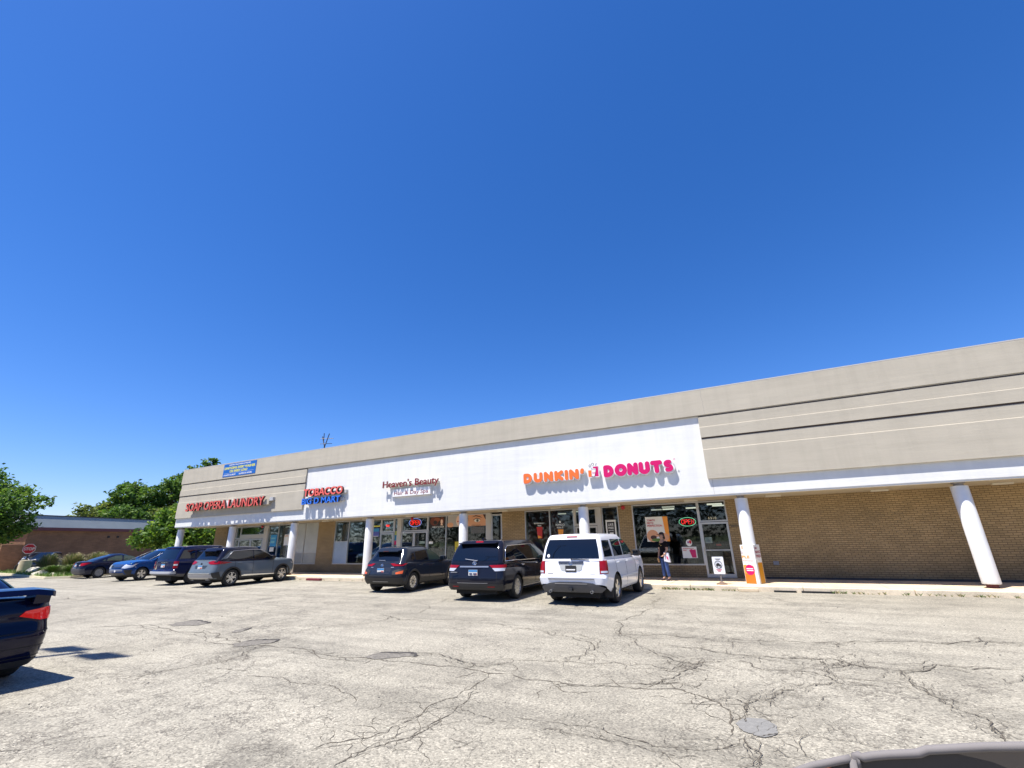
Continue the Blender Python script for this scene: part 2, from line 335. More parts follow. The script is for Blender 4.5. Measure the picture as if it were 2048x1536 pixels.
# hand-placed seams, cracks and potholes in the worn asphalt (one sheet of marks laid on the lot)
CRK = mat("crack_dirt", (.092, .078, .058), .95, noise=(30, .35, 3))
CRACKS = [  # polylines on the lot in metres, width
    ([(-14.48, 5.76), (-13.52, 6.44), (-11.72, 6.29), (-10.09, 6.20), (-9.10, 6.09), (-8.19, 6.10), (-7.22, 6.17), (-5.99, 6.11), (-5.26, 6.15), (-4.54, 6.13), (-3.92, 6.17), (-3.35, 6.21)], 0.0280),
    ([(-3.35, 6.21), (-2.74, 6.09), (-2.24, 6.08), (-1.74, 6.19), (-1.29, 6.38), (-1.05, 6.28), (-0.75, 6.10), (-0.63, 5.90), (-0.61, 5.54), (-0.59, 5.17)], 0.0240),
    ([(-3.66, 6.15), (-3.54, 5.59), (-3.48, 5.10), (-3.57, 4.62), (-3.53, 4.25), (-3.54, 3.98), (-3.72, 3.71), (-3.86, 3.42)], 0.0140),
    ([(-3.44, 5.42), (-3.26, 4.30), (-3.24, 3.98), (-3.39, 3.69), (-3.45, 3.30)], 0.0140),
    ([(-7.66, 4.78), (-6.69, 4.69), (-6.19, 4.84), (-5.55, 4.80), (-5.07, 4.78), (-4.47, 4.49)], 0.0120),
    ([(-8.34, 3.87), (-8.16, 4.29), (-8.04, 4.63), (-7.90, 5.00), (-8.29, 5.75), (-8.71, 6.47)], 0.0140),
    ([(-6.55, 2.20), (-6.29, 2.37), (-6.18, 2.61), (-5.95, 2.81)], 0.0100),
    ([(-5.34, 5.07), (-5.26, 5.48), (-5.32, 5.89), (-5.13, 6.12)], 0.0080),
    ([(-3.24, 4.76), (-2.99, 4.71), (-2.54, 4.69)], 0.0100),
    ([(-2.60, 4.81), (-2.20, 4.84), (-1.83, 4.90), (-1.61, 4.83), (-1.32, 4.78), (-1.02, 4.75), (-0.78, 4.78), (-0.60, 4.94), (-0.47, 5.22)], 0.0100),
    ([(-2.23, 4.62), (-1.87, 4.66), (-1.46, 4.69), (-1.08, 4.62), (-0.77, 4.66)], 0.0090),
    ([(-2.85, 9.96), (-2.73, 9.34), (-2.15, 9.43), (-1.53, 9.42), (-0.89, 9.55), (-0.20, 9.60), (0.56, 9.79), (1.11, 10.10), (1.82, 10.37), (2.23, 10.27), (3.29, 10.80)], 0.0180),
    ([(-2.85, 9.96), (-3.00, 11.19), (-2.90, 11.98), (-3.04, 13.79), (-2.99, 14.94)], 0.0160),
    ([(-3.69, 6.86), (-2.97, 7.07), (-2.27, 7.28), (-1.72, 7.36), (-1.42, 7.20), (-1.15, 7.59), (-0.78, 7.88)], 0.0140),
    ([(-2.00, 8.31), (-1.77, 7.96), (-1.36, 7.65), (-1.09, 7.61), (-1.24, 7.28), (-1.46, 6.69), (-1.59, 6.41), (-1.71, 6.42)], 0.0200),
    ([(-1.50, 8.60), (-0.82, 8.42), (-0.35, 8.44), (0.16, 8.49), (0.54, 8.64), (0.72, 8.42), (0.84, 8.26), (1.23, 8.23), (1.73, 8.76), (2.04, 8.63), (2.58, 8.79)], 0.0240),
    ([(-0.80, 8.18), (-0.34, 7.64), (0.09, 7.76), (0.36, 7.62), (0.46, 7.38), (0.70, 7.33), (1.09, 7.44), (1.27, 7.42)], 0.0140),
    ([(0.46, 7.38), (0.05, 6.95), (-0.21, 6.59), (-0.43, 6.23), (-0.47, 5.89), (-0.58, 6.26), (-0.76, 6.27)], 0.0140),
    ([(1.23, 8.23), (1.29, 7.96), (1.30, 7.48), (1.34, 7.00), (1.50, 6.68), (1.50, 6.28), (1.50, 6.00)], 0.0150),
    ([(-1.04, 4.91), (-0.63, 5.18)], 0.0080),
    ([(-0.47, 5.22), (-0.33, 5.29), (-0.15, 5.46), (0.06, 5.49), (0.34, 5.50), (0.59, 5.45)], 0.0100),
    ([(-0.47, 5.22), (-0.35, 4.95), (-0.33, 4.72)], 0.0140),
    ([(0.06, 5.49), (-0.04, 5.14), (0.07, 4.95)], 0.0100),
    ([(0.36, 7.62), (0.55, 8.14), (0.72, 8.42)], 0.0180),
    ([(0.32, 6.78), (-0.11, 6.13), (-0.46, 6.31)], 0.0090),
    ([(1.92, 7.89), (2.51, 8.58)], 0.0120),
    ([(1.27, 7.42), (1.34, 7.17), (1.55, 6.93), (1.94, 6.95)], 0.0100),
    ([(-4.88, 9.08), (-4.19, 9.06), (-3.43, 8.71), (-2.75, 7.92), (-3.00, 7.14)], 0.0180),
    ([(-9.66, 9.31), (-7.88, 9.14), (-6.54, 9.26), (-4.94, 9.21)], 0.0160),
    ([(-5.45, 6.68), (-4.67, 6.63), (-3.89, 6.47), (-3.62, 6.73)], 0.0200),
    ([(-8.87, 6.92), (-8.82, 7.80), (-8.20, 8.68), (-8.95, 11.44), (-8.86, 13.96), (-8.60, 15.18)], 0.0140),
    ([(-25.08, 8.61), (-20.09, 8.95), (-18.29, 11.34), (-13.59, 11.90)], 0.0200),
    ([(-8.82, 5.54), (-8.10, 5.53), (-7.65, 6.00), (-6.78, 6.06), (-5.68, 5.90)], 0.0090),
    ([(-5.53, 12.50), (-3.68, 12.59), (-2.13, 13.81)], 0.0120),
    ([(2.11, 10.29), (2.85, 10.76), (3.26, 10.73)], 0.0300),
    ([(-2.00, 8.31), (-2.30, 8.91), (-2.85, 9.96)], 0.0140),
    ([(-0.89, 9.55), (-0.78, 8.98), (-0.82, 8.42)], 0.0120),
    ([(-2.19, 11.83), (-1.46, 11.05), (-0.79, 10.71), (0.07, 11.02)], 0.0100),
]
mb = MB(); rnd = random.Random(11)
def jag(pts, amp, it):
    for _ in range(it):
        o = [pts[0]]
        for a, b in zip(pts, pts[1:]):
            d = math.dist(a, b); nx, ny = -(b[1] - a[1]) / (d + 1e-6), (b[0] - a[0]) / (d + 1e-6); t = rnd.uniform(-amp, amp) * d
            o += [((a[0] + b[0]) / 2 + nx * t, (a[1] + b[1]) / 2 + ny * t), b]
        pts = o; amp *= .85
    return pts
def ribbon(pts, wd, z=.004):
    vs = []; k = len(pts)
    for i, p in enumerate(pts):
        a = pts[max(i - 1, 0)]; b = pts[min(i + 1, k - 1)]; d = math.dist(a, b) + 1e-6
        nx, ny = -(b[1] - a[1]) / d, (b[0] - a[0]) / d; e = min(1, i / 3, (k - 1 - i) / 3) * .85 + .15
        ww = wd * .40 * rnd.uniform(.2, 1.6) * e
        vs += [(p[0] + nx * ww, p[1] + ny * ww, z), (p[0] - nx * ww, p[1] - ny * ww, z)]
    mb.add(vs, [(2 * i, 2 * i + 1, 2 * i + 3, 2 * i + 2) for i in range(k - 1)])
zc = .0030
for pts, wd in CRACKS:
    n_it = 4 if len(pts) < 8 else 3
    jp = jag(pts, .20, n_it); zc += .00006; ribbon(jp, wd, zc)
    if wd > .013:        # broken companion cracks running beside the wide seams
        for rep in range(3):
            a_ = rnd.randrange(0, max(1, len(jp) - 20)); b_ = min(len(jp), a_ + rnd.randrange(12, 40)); o_ = rnd.choice((-1, 1)) * rnd.uniform(.08, .35)
            sgm = jp[a_:b_:4]
            if len(sgm) > 3: zc += .00001; ribbon(jag([(x_, y_ + o_ * (1 - abs(2 * i_ / len(sgm) - 1) ** 3)) for i_, (x_, y_) in enumerate(sgm)], .18, 2), wd * .5, zc)
    for k in range(0, len(jp) - 3):      # side branches making the alligator pattern
        if rnd.random() < (.40 if wd > .013 else .16):
            p = jp[k]; a = rnd.uniform(0, 6.28); L = rnd.uniform(.12, .55)
            q = (p[0] + L * math.cos(a), p[1] + L * math.sin(a)); zc += .00001
            bp = jag([p, q], .22, 3); ribbon(bp, wd * .5, zc)
            if rnd.random() < .5:
                a2 = a + rnd.uniform(-1.3, 1.3); zc += .00001
                ribbon(jag([q, (q[0] + L * .7 * math.cos(a2), q[1] + L * .7 * math.sin(a2))], .22, 3), wd * .4, zc)
tag(mb.build("pavement_cracks", CRK), kind='structure')
# potholes and the grey repair patch
def blob(cx, cy, rx_, ry, n, amp, seed, ang=0):
    r = random.Random(seed); o = []
    ph = [r.uniform(0, 6.28) for _ in range(5)]
    for i in range(n):
        a = 2 * math.pi * i / n; k = 1 + amp * (math.sin(2 * a + ph[0]) * .5 + math.sin(3 * a + ph[1]) * .4 + math.sin(7 * a + ph[2]) * .25 + r.uniform(-.3, .3))
        x, y = rx_ * k * math.cos(a), ry * k * math.sin(a); o.append((cx + x * math.cos(ang) - y * math.sin(ang), cy + x * math.sin(ang) + y * math.cos(ang)))
    return o
HOLE = mat("pothole_gravel", (.17, .155, .13), .95, noise=(14, .5, 5), bump=(40, 1, .03))
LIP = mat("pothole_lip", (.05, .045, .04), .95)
for i, (cx, cy, rx_, ry, an) in enumerate([(-12.51, 7.02, 0.47, 0.36, 0.34), (-8.80, 6.18, 0.35, 0.30, 0.38), (-5.66, 6.37, 0.38, 0.22, 0.39), (-10.33, 6.88, 0.13, 0.26, 0.35)]):
    hp = blob(cx, cy, rx_, ry, 40, .28, 30 + i, an)
    b_ = MB(); b_.add([(x, y, .006) for x, y in hp], [tuple(range(40))]); o = b_.build("pothole", HOLE); tag(o, kind='structure')
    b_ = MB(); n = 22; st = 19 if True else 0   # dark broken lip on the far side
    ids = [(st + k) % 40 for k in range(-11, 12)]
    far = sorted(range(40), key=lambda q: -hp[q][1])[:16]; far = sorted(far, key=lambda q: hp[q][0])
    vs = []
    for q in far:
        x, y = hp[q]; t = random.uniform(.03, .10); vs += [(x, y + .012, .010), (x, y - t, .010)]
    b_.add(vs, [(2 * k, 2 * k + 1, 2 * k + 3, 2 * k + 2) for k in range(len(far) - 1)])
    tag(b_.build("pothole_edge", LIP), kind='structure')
PATCH = mat("asphalt_patch", (.185, .180, .166), .9, noise=(20, .2, 4), bump=(50, .6, .01))
tag(MB().add([(x, y, .0065) for x, y in blob(-0.37, 5.52, 0.18, 0.22, 44, .12, 5)], [tuple(range(44))]).build("asphalt_patch", PATCH), kind='structure')
LOOSE = mat("loose_stone", (.22, .2, .17), .9)
mb = MB()
for i in range(420):
    y = 2.5 + 13 * random.random() ** 1.3; x = random.uniform(-12, 8) * (.4 + y / 10); s = random.uniform(.006, .02)
    mb.add([(x + s * random.uniform(-1, 1), y + s * random.uniform(-1, 1), z) for z in (0, 0, 0)] + [(x, y, s)], [(0, 1, 3), (1, 2, 3), (2, 0, 3)])
tag(mb.build("loose_gravel", [LOOSE]), kind='stuff')

# pavement slab with kerb, expansion joints and broken pieces
xs = -31.8; k = 0
sw = MB()
random.seed(21)
while xs < 30:
    L = random.choice((1.5, 1.5, 1.52)); j = random.uniform(-.004, .004)
    sw.box(xs, xs + L - .012, YK + .16, 20.0, -.1, .15 + j); xs += L
sw.box(-31.8, 30, YK + .17, 20.0, -.12, .138); sw.box(-36.9, -31.81, 18.6, 20.0, -.12, .145)
tag(sw.build("pavement", CONC), kind='structure')
kb = MB(); xs = -31.8
while xs < 30:
    L = random.uniform(2.6, 3.4); j = random.uniform(-.008, .006); jy = random.uniform(-.012, .012)
    kb.box(xs, xs + L - .015, YK + jy, YK + .158, -.1, .152 + j); xs += L
tag(kb.build("kerb", make_concrete("kerb_concrete", (.66, .56, .41)), bevel=.02), kind='structure')
# broken kerb stone fallen in front of the wrapped column
RS = mat("red_kerb_paint", (.16, .02, .03), .7)
for cx, wd in ((-.75, .28), (-17.6, .0)):
    if wd: tag(MB().box(cx - wd, cx + wd, YK - .16, YK - .01, 0, .09).build("broken_kerb_block", CONC, bevel=.012), "pale broken kerb block lying on the asphalt below the wrapped column", "kerb block")
for cx, wd in ((.25, .3), (1.1, .42)):
    tag(MB().box(cx - wd, cx + wd, YK - .06, YK - .015, 0.003, .05).build("kerb_gap", BLK), kind='structure')
tag(MB().box(-20.9, -19.9, YK - .22, YK - .06, 0, .10).build("wheel_stop", RS, bevel=.02), "dark red wheel stop at the kerb ahead of the grey SUV", "wheel stop")
# weeds in the kerb crack
WEED = mat("weed_green", (.10, .15, .035), .8, noise=(9, .4, 2)); WEEDD = mat("weed_dry", (.30, .26, .12), .9)
mb = MB()
for x0, x1, c in ((-3.1, -1.7, 60), (-1.5, -.6, 22), (1.4, 2.3, 18), (4.6, 8.5, 90), (2.4, 4.6, 25), (-22, -5, 60), (-3.4, -3.1, 22)):
    for _ in range(c):
        x = random.uniform(x0, x1); h = random.uniform(.02, .10); a = random.uniform(0, 6.28); y = YK - random.uniform(0, .1); mb.cur = int(random.random() < .4)
        for q in range(4):
            a += 1.6; w_ = .012; mb.add([(x, y, 0), (x + w_ * math.cos(a + 1.5), y + w_ * math.sin(a + 1.5), h * .4), (x + h * .8 * math.cos(a), y + h * .8 * math.sin(a), h)], [(0, 1, 2)])
tag(mb.build("kerb_weeds", [WEED, WEEDD]), kind='stuff')

# ------------------------------------------------------------------ the strip mall
BX0, BX1, YW, YF, ZS = -34.6, 24.0, 20.0, 17.77, 3.0
CX = [-35.47 + 5.824 * i for i in range(11)]
mall = empty("strip_mall_building", (-5, YW, 0), 0, "long low tan brick strip mall with white and taupe stucco fascia on round columns", "building")
MO = (-5, YW, 0)
def mp(b, name, mt, label=None, **k):
    o = b.build(name, mt, mall, origin=MO, **k)
    if label: o['label'] = label
    return o
# brick runs
mb = MB()
bays = [(-33.18, -26.4, 0.15), (-26.3, -24.0, .6), (-22.6, -19.95, .6), (-19.95, -12.0, .32), (-11.98, -11.16, .15), (-9.94, -7.46, .32), (-7.46, -6.2, .15), (-6.18, -5.42, .32), (-4.84, -2.2, .6), (-2.2, -1.16, .15)]
e = BX0
for a, b, s in bays:
    if a - e > .15: mb.box(e, a, YW, YW + .3, .15, ZS)
    elif a - e > .001: mb.box(e, a, YW, YW + .3, .15, ZS)
    if s > .2: mb.box(a, b, YW, YW + .3, .15, s)
    e = b
mb.box(e, BX1, YW, YW + .3, .15, ZS)
mb.box(BX0, BX0 + .3, YW + .3, 36, 0, 6.4)
mb.box(BX1 - .3, BX1, YW + .3, 36, 0, 6.4); mb.box(BX0 + .3, BX1 - .3, 35.7, 36, 0, 6.4)
mp(mb, "brick_wall", TAN)
# roof deck, soffit, fascia
mp(MB().box(-35.2, BX1 - .1, 18.2, 35.9, 6.42, 6.52), "roof", mat("roof_gravel", (.3, .29, .27), .9))
mp(MB().box(-35.5, BX1, YF + .31, YW + .0, ZS, ZS + .1).box(-35.5, BX1, YF + .3, YW + .3, ZS + .1, ZS + .12), "soffit", SOFF)
fz = MB().box(-35.6, BX1, YF, YF + .3, 3.05, 5.90)
fz.box(-35.6, -35.3, YF + .3, YW + .4, 3.05, 5.90); fz.box(-35.6, BX1, YF + .02, YF + .3, ZS, 3.05)
mp(fz, "white_fascia", WHITE_ST)
tb = MB().box(-35.7, BX1, YF - .10, YF + .3, 5.93, 6.90).box(-35.7, BX1, YF - .07, YF + .3, 5.90, 5.93)
tb.box(-35.7, -35.4, YF + .3, 22.0, 5.90, 6.90)
mp(tb, "parapet_band", TAUPE)
mp(MB().box(-35.73, BX1, YF - .103, YF + .34, 6.90, 6.935), "parapet_cap", mat("cap_metal", (.52, .49, .44), .5, .2))
def panel(x0, x1):
    b = MB(); Y = YF - .10
    for zt, zb in ((5.86, 5.09), (5.03, 3.60)):
        zc_ = zt - .38
        b.prism([(Y + .028, zt), (Y + .028, zc_), (Y, zc_ - .014), (Y, zb), (YF, zb), (YF, zt)], x0, x1, 'yz')
    b.box(x0 + .01, x1 - .01, Y + .075, YF, 5.03, 5.09); b.box(x0 + .01, x1 - .01, Y + .075, YF, 5.86, 5.90)
    mp(b, "fascia_panel", TAUPE)
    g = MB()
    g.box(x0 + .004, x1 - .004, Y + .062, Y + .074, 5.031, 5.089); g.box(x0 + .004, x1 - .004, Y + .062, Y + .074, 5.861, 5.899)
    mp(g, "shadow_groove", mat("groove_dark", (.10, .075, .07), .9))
panel(-35.6, -22.75); panel(-1.45, BX1)
# hairline joint cracks in the stucco
jm = mat("joint_line", (.33, .30, .27), .9)
jb = MB(); zz = 6.88; x = -1.22; pts = []
for k in range(9): pts.append((x + random.uniform(-.02, .02) + k * .004, zz - k * .118))
for a, b in zip(pts, pts[1:]): jb.prism([(a[0] - .005, a[1]), (a[0] + .005, a[1]), (b[0] + .005, b[1]), (b[0] - .005, b[1])], YF - .102, YF - .09, 'xz')
mp(jb, "stucco_crack", jm); mp(MB().box(-1.32, -1.312, YF - .002, YF + .01, 3.06, 3.58), "stucco_crack", jm)
# columns
for i, x in enumerate(CX):
    if x > BX1: break
    c = MB().lathe([(.19, .245), (.205, .26), (.205, 2.88), (.195, 2.90)], (x, 18.17, 0), 32); c.add([(x + .194 * math.cos(a * math.pi / 16), 18.17 + .194 * math.sin(a * math.pi / 16), z) for z in (.246, 2.899) for a in range(32)], [tuple(range(32)), tuple(range(32, 64))])
    co = mp(c, "column", COLP, auto=R(40))
    f = MB().cyl((x, 18.17, .0 if i == 0 else .15), .13, .25 if i == 0 else .10, 20); o = f.build("column_foot", mat("rusty_foot", (.12, .03, .03), .8), co, origin=MO)
    f = MB().cyl((x, 18.17, 2.89), .115, .11, 20); f.box(x - .13, x + .13, 18.04, 18.3, 2.965, 2.999); f.build("column_cap", mat("cap_grey", (.30, .28, .28), .7), co, origin=MO)
# soffit lamps and red alarm bells
for x, y in [(-26.2, 19.0), (-22.2, 18.95), (-19.0, 18.9), (-15.8, 18.7), (-13.0, 18.7), (-10.4, 18.7), (-7.8, 18.8), (-5.3, 19.1), (-2.3, 19.1), (.5, 19.0), (3.6, 19.2), (6.6, 19.2), (9.6, 19.2)]:
    o = mp(MB().box(x - .24, x + .24, y - .06, y + .06, 2.94, 2.999).box(x - .05, x + .05, y - .075, y + .075, 2.955, 2.9985), "soffit_light", mat("lamp_housing", (.60, .56, .46), .5), bevel=.008)
for x in (-5.18, -16.7, -29.35):
    mp(MB().sphere((x, YW - .06, 2.9), .09, 14, (1, .6, 1)).box(x - .05, x + .05, YW - .02, YW, 2.84, 2.96), "alarm_bell", mat("bell_red", (.42, .02, .03), .35), smooth=True)
# wall details: conduit, box, junction bar
mp(MB().box(.10, .28, YW - .05, YW - .001, .62, .75).box(.12, .26, YW - .062, YW - .05, .64, .73), "outlet_box", mat("box_grey", (.22, .23, .26), .5), bevel=.006)
mp(MB().box(-1.09, -.78, YW - .05, YW - .001, 1.975, 2.03), "mail_slot", mat("slot_bronze", (.16, .12, .07), .5))
st = MB(); rnd = random.Random(3)
mp(MB().box(-.2, 24, YW - .006, YW - .001, .15, .22), "wall_base_band", mat("base_band", (.06, .055, .05), .9, noise=(3, .3, 3)))
# interior room shells (dark)
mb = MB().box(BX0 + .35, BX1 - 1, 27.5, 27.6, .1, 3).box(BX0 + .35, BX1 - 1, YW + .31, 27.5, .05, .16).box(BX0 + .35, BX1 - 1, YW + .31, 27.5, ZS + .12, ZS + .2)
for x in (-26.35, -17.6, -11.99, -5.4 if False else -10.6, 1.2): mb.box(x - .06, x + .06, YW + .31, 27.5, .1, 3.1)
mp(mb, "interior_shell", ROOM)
TUBE = mat("tube_lamp", (.9, .9, .8), .5, emit=(1, .97, .82), es=.55)
TUBE2 = mat("tube_lamp_dim", (.9, .9, .8), .5, emit=(1, .97, .82), es=.28)
for x, y, l_, t in [(-4.6, 24.2, .5, TUBE2), (-3.7, 22.3, .55, TUBE2), (-4.0, 24.1, .55, TUBE), (-2.9, 24.1, .55, TUBE), (-1.7, 21.9, .6, TUBE), (-1.6, 23.2, .6, TUBE), (-.6, 25, .4, TUBE2), (-.7, 25.9, .4, TUBE2), (-8.0, 22.2, .7, TUBE2), (-9.5, 23.5, .6, TUBE2), (-6.0, 23.0, .4, TUBE2), (-14.8, 23.4, .5, TUBE2), (-20.8, 23, .5, TUBE2), (-30.3, 22.6, .5, TUBE2), (-28.0, 23.6, .5, TUBE2)]:
    mp(MB().box(x - l_ / 2, x + l_ / 2, y - .05, y + .05, 2.93, 2.99), "ceiling_light", t)
# dim fittings seen through the glass
FIT = [((.055, .045, .035), 'a'), ((.09, .02, .02), 'b'), ((.03, .05, .07), 'c'), ((.10, .09, .07), 'd'), ((.02, .06, .03), 'e'), ((.14, .13, .12), 'f')]
fm = [mat("fitting_" + q, c, .8) for c, q in FIT]
rnd = random.Random(5)
for x0, x1, y0 in ((-32.8, -27, 22.2), (-22.4, -18.2, 21.4), (-16.8, -12.4, 22.6), (-9.8, -6.5, 22.4), (-4.6, 0.6, 23.0)):
    mb = MB(); x = x0
    while x < x1:
        wd = rnd.uniform(.3, .9); h = rnd.uniform(.7, 1.9); mb.cur = rnd.randrange(6); mb.box(x, x + wd, y0, y0 + .5, .16, h); z = .5
        while z < h:
            mb.cur = rnd.randrange(6); a = x + rnd.uniform(0, wd * .6); mb.box(a, a + rnd.uniform(.08, .25), y0 - .12, y0 - .02, z, z + rnd.uniform(.08, .22)); z += .33
        x += wd + rnd.uniform(.05, .5)
    mp(mb, "interior_shelving", fm)
mp(MB().box(-9.9, -9.8, YW + .35, 27, .16, 3).box(-9.8, -8.9, 21.6, 21.65, .16, 3), "interior_wall", mat("wall_maroon", (.10, .012, .014), .7))

# windows: frame mesh = part, each pane = sub-part
def shop_window(name, x0, x1, z0, z1, mull=(), trans=(), fr=.05, mt=ALU, paneopt=None, y=YW, handle=False, label=None):
    """trans: list of (xa, xb, z) horizontal bars"""
    D = .10; ya, yb = y + .02, y + .02 + D
    f = MB(); f.box(x0, x1, ya, yb, z1 - fr, z1); f.box(x0, x1, ya, yb, z0, z0 + fr)
    edges = [x0] + list(mull) + [x1]
    f.box(x0, x0 + fr, ya + .002, yb - .002, z0 + fr, z1 - fr); f.box(x1 - fr, x1, ya + .002, yb - .002, z0 + fr, z1 - fr)
    for q in mull: f.box(q - fr / 2, q + fr / 2, ya + .002, yb - .002, z0 + fr, z1 - fr)
    for a, b, z in trans: f.box(a + fr / 2, b - fr / 2, ya + .004, yb - .004, z - fr / 2, z + fr / 2)
    o = mp(f, name, mt, label)
    for k in range(len(edges) - 1):
        a = edges[k] + (fr if k == 0 else fr / 2); b = edges[k + 1] - (fr if k == len(edges) - 2 else fr / 2)
        cuts = sorted([z0 + fr, z1 - fr] + [z for ta, tb_, z in trans if ta <= (a + b) / 2 <= tb_]); 
        for c0, c1 in zip(cuts, cuts[1:]):
            pm = (paneopt or {}).get((k, cuts.index(c0)), GLASS)
            MB().box(a - .005, b + .005, y + .06, y + .066, c0 - .005, c1 + .005).build("pane", pm, o, origin=MO)
    return o
def shop_door(x0, x1, z1, mt=ALU, y=YW, hinge=1, label=None, pm=GLASS, bar=True):
    fr = .075; f = MB(); ya, yb = y - .005, y + .045
    f.box(x0, x1, ya, yb, z1 - fr, z1); f.box(x0, x1, ya, yb, .17, .17 + .13); f.box(x0, x0 + fr, ya + .001, yb - .001, .30, z1 - fr); f.box(x1 - fr, x1, ya + .001, yb - .001, .30, z1 - fr)
    if bar: f.box(x0 + fr, x1 - fr, ya + .01, yb - .01, 1.13, 1.165)
    o = mp(f, "door", mt, label)
    MB().box(x0 + fr - .005, x1 - fr + .005, y + .015, y + .021, .295, z1 - fr + .005).build("pane", pm, o, origin=MO)
    hx = x0 + fr * .5 if hinge > 0 else x1 - fr * .5
    MB().tube([(hx, y - .005, .98), (hx, y - .06, 1.0), (hx, y - .06, 1.25), (hx, y - .005, 1.27)], .012).build("handle", CHR, o, origin=MO)
    return o
WPANE = mat("papered_pane", (.42, .43, .40), .12, coat=.6, noise=(1.2, .12, 4)); BPANE = mat("pale_blue_board", (.36, .45, .55), .15, coat=.5, noise=(1.5, .08, 3))
WPANE2 = mat("papered_pane_low", (.33, .33, .29), .15, coat=.5, noise=(1.2, .1, 4))
POST = mat("beige_post", (.50, .49, .45), .5)
# laundry entrance
shop_window("shop_window", -33.18, -32.2, .15, 2.99, mt=DARKF)
shop_window("door_transom", -32.2, -29.16, 2.18, 2.99, mull=(-31.7,), trans=((-31.7, -29.16, 2.42),), fr=.06)
mp(MB().box(-31.65, -29.2, YW + .0, YW + .02, 2.21, 2.41), "door_header", POST)
shop_door(-31.72, -30.46, 2.16); shop_door(-30.46, -29.2, 2.16, hinge=-1)
shop_window("shop_window", -32.2, -31.75, .15, 2.15)
mp(MB().box(-29.16, -28.75, YW - .03, YW + .1, .15, 2.99), "door_post", POST)
shop_window("shop_window", -28.75, -26.4, .15, 2.99, mull=(-27.74,))
mp(MB().box(-26.4, -26.3, YW, YW + .3, .15, 2.99), "wall_trim", POST)
shop_window("shop_window", -26.3, -24.0, .6, 2.99, mull=(-25.21,), trans=((-26.3, -24.0, 1.25),), fr=.04, mt=mat("frame_pale", (.40, .39, .35), .5), paneopt={(0, 0): WPANE2, (1, 0): WPANE2, (0, 1): WPANE, (1, 1): WPANE}, label="shop window papered over in pale grey")
shop_window("shop_window", -22.6, -19.95, .6, 2.99, mull=(-21.46,), trans=((-22.6, -21.46, 1.83),), paneopt={(0, 0): BPANE}, mt=ALU, label="shop window with a pale blue board in its lower left pane")
shop_window("shop_window", -19.95, -18.95, .32, 2.99)
shop_window("door_transom", -18.95, -18.0, 2.24, 2.99, fr=.07); shop_door(-18.95, -18.0, 2.22)
shop_window("shop_window", -18.0, -17.74, .32, 2.99)
mp(MB().box(-17.74, -17.46, YW - .03, YW + .1, .15, 2.99), "door_post", POST)
shop_window("door_transom", -17.46, -15.68, 2.26, 2.99, fr=.06); shop_door(-17.46, -16.57, 2.24); shop_door(-16.57, -15.68, 2.24, hinge=-1)
shop_window("shop_window", -15.68, -12.05, .32, 2.99, mull=(-14.5, -13.3))
mp(MB().box(-12.05, -11.78, YW - .03, YW + .1, .15, 2.99), "door_post", POST)
shop_door(-11.78, -11.16, 2.92, bar=False)
shop_window("shop_window", -9.94, -7.46, .32, 2.99, mull=(-8.66,))
shop_window("door_transom", -7.46, -6.38, 2.22, 2.99, fr=.09, mt=POST); shop_door(-7.42, -6.4, 2.20, mt=POST)
mp(MB().box(-6.38, -6.19, YW - .02, YW + .1, .15, 2.99), "door_post", POST)
shop_window("shop_window", -6.18, -5.42, .32, 2.99)
shop_window("shop_window", -4.84, -2.2, .6, 2.99)
shop_window("door_transom", -2.2, -1.16, 2.20, 2.99, fr=.05); shop_door(-2.2, -1.17, 2.18)
# antenna on the roof
an = empty("roof_antenna", (-29.3, 24, 6.52), 0, "thin dark antenna mast standing on the flat roof", "antenna")
mb = MB().tube([(-29.3, 24, 6.5), (-29.15, 24, 9.0)], .05, 6).tube([(-29.15, 24, 8.9), (-29.5, 24, 9.75)], .04, 6).tube([(-29.15, 24, 8.9), (-28.75, 24, 9.9)], .035, 6).tube([(-29.32, 24, 9.4), (-29.35, 24, 10.0)], .03, 6)
mb.build("mast", mat("antenna_dark", (.03, .035, .06), .5), an, origin=(-29.3, 24, 6.52))
mb = MB()
for k, z in enumerate((8.2, 8.5, 9.1, 9.5)): mb.tube([(-29.35, 23.7, z), (-28.9 + .1 * k, 24.3, z + .05)], .022, 5)
mb.build("crossbars", mat("antenna_dark"), an, origin=(-29.3, 24, 6.52))

# ------------------------------------------------------------------ signs on the fascia
def arc(cx, cy, rx_, ry, a0, a1, n=9): return [(cx + rx_ * math.cos(R(a0 + (a1 - a0) * i / n)), cy + ry * math.sin(R(a0 + (a1 - a0) * i / n))) for i in range(n + 1)]
STROKE = {   # centre lines in a cell of height 1
 'D': (.72, [[(0, 1), (0, 0)], [(0, 1)] + arc(.22, .5, .42, .5, 90, -90, 12) + [(0, 0)]]),
 'U': (.70, [[(0, 1), (0, .35)] + arc(.33, .35, .33, .35, 180, 360, 10) + [(.66, 1)]]),
 'N': (.70, [[(0, 0), (0, 1)], [(0, 1), (.66, 0)], [(.66, 0), (.66, 1)]]),
 'K': (.66, [[(0, 0), (0, 1)], [(.62, 1), (.05, .5)], [(.12, .52), (.62, 0)]]),
 'I': (.0, [[(0, 0), (0, 1)]]),
 "'": (.06, [[(.05, 1), (0, .72)]]),
 'O': (.84, [arc(.42, .5, .42, .5, 0, 360, 20)]),
 'T': (.72, [[(0, 1), (.72, 1)], [(.36, 1), (.36, 0)]]),
 'S': (.62, [arc(.32, .77, .27, .23, 58, 190, 9) + [(.12, .60), (.50, .43)] + arc(.30, .23, .27, .23, 15, -125, 9)]),
}
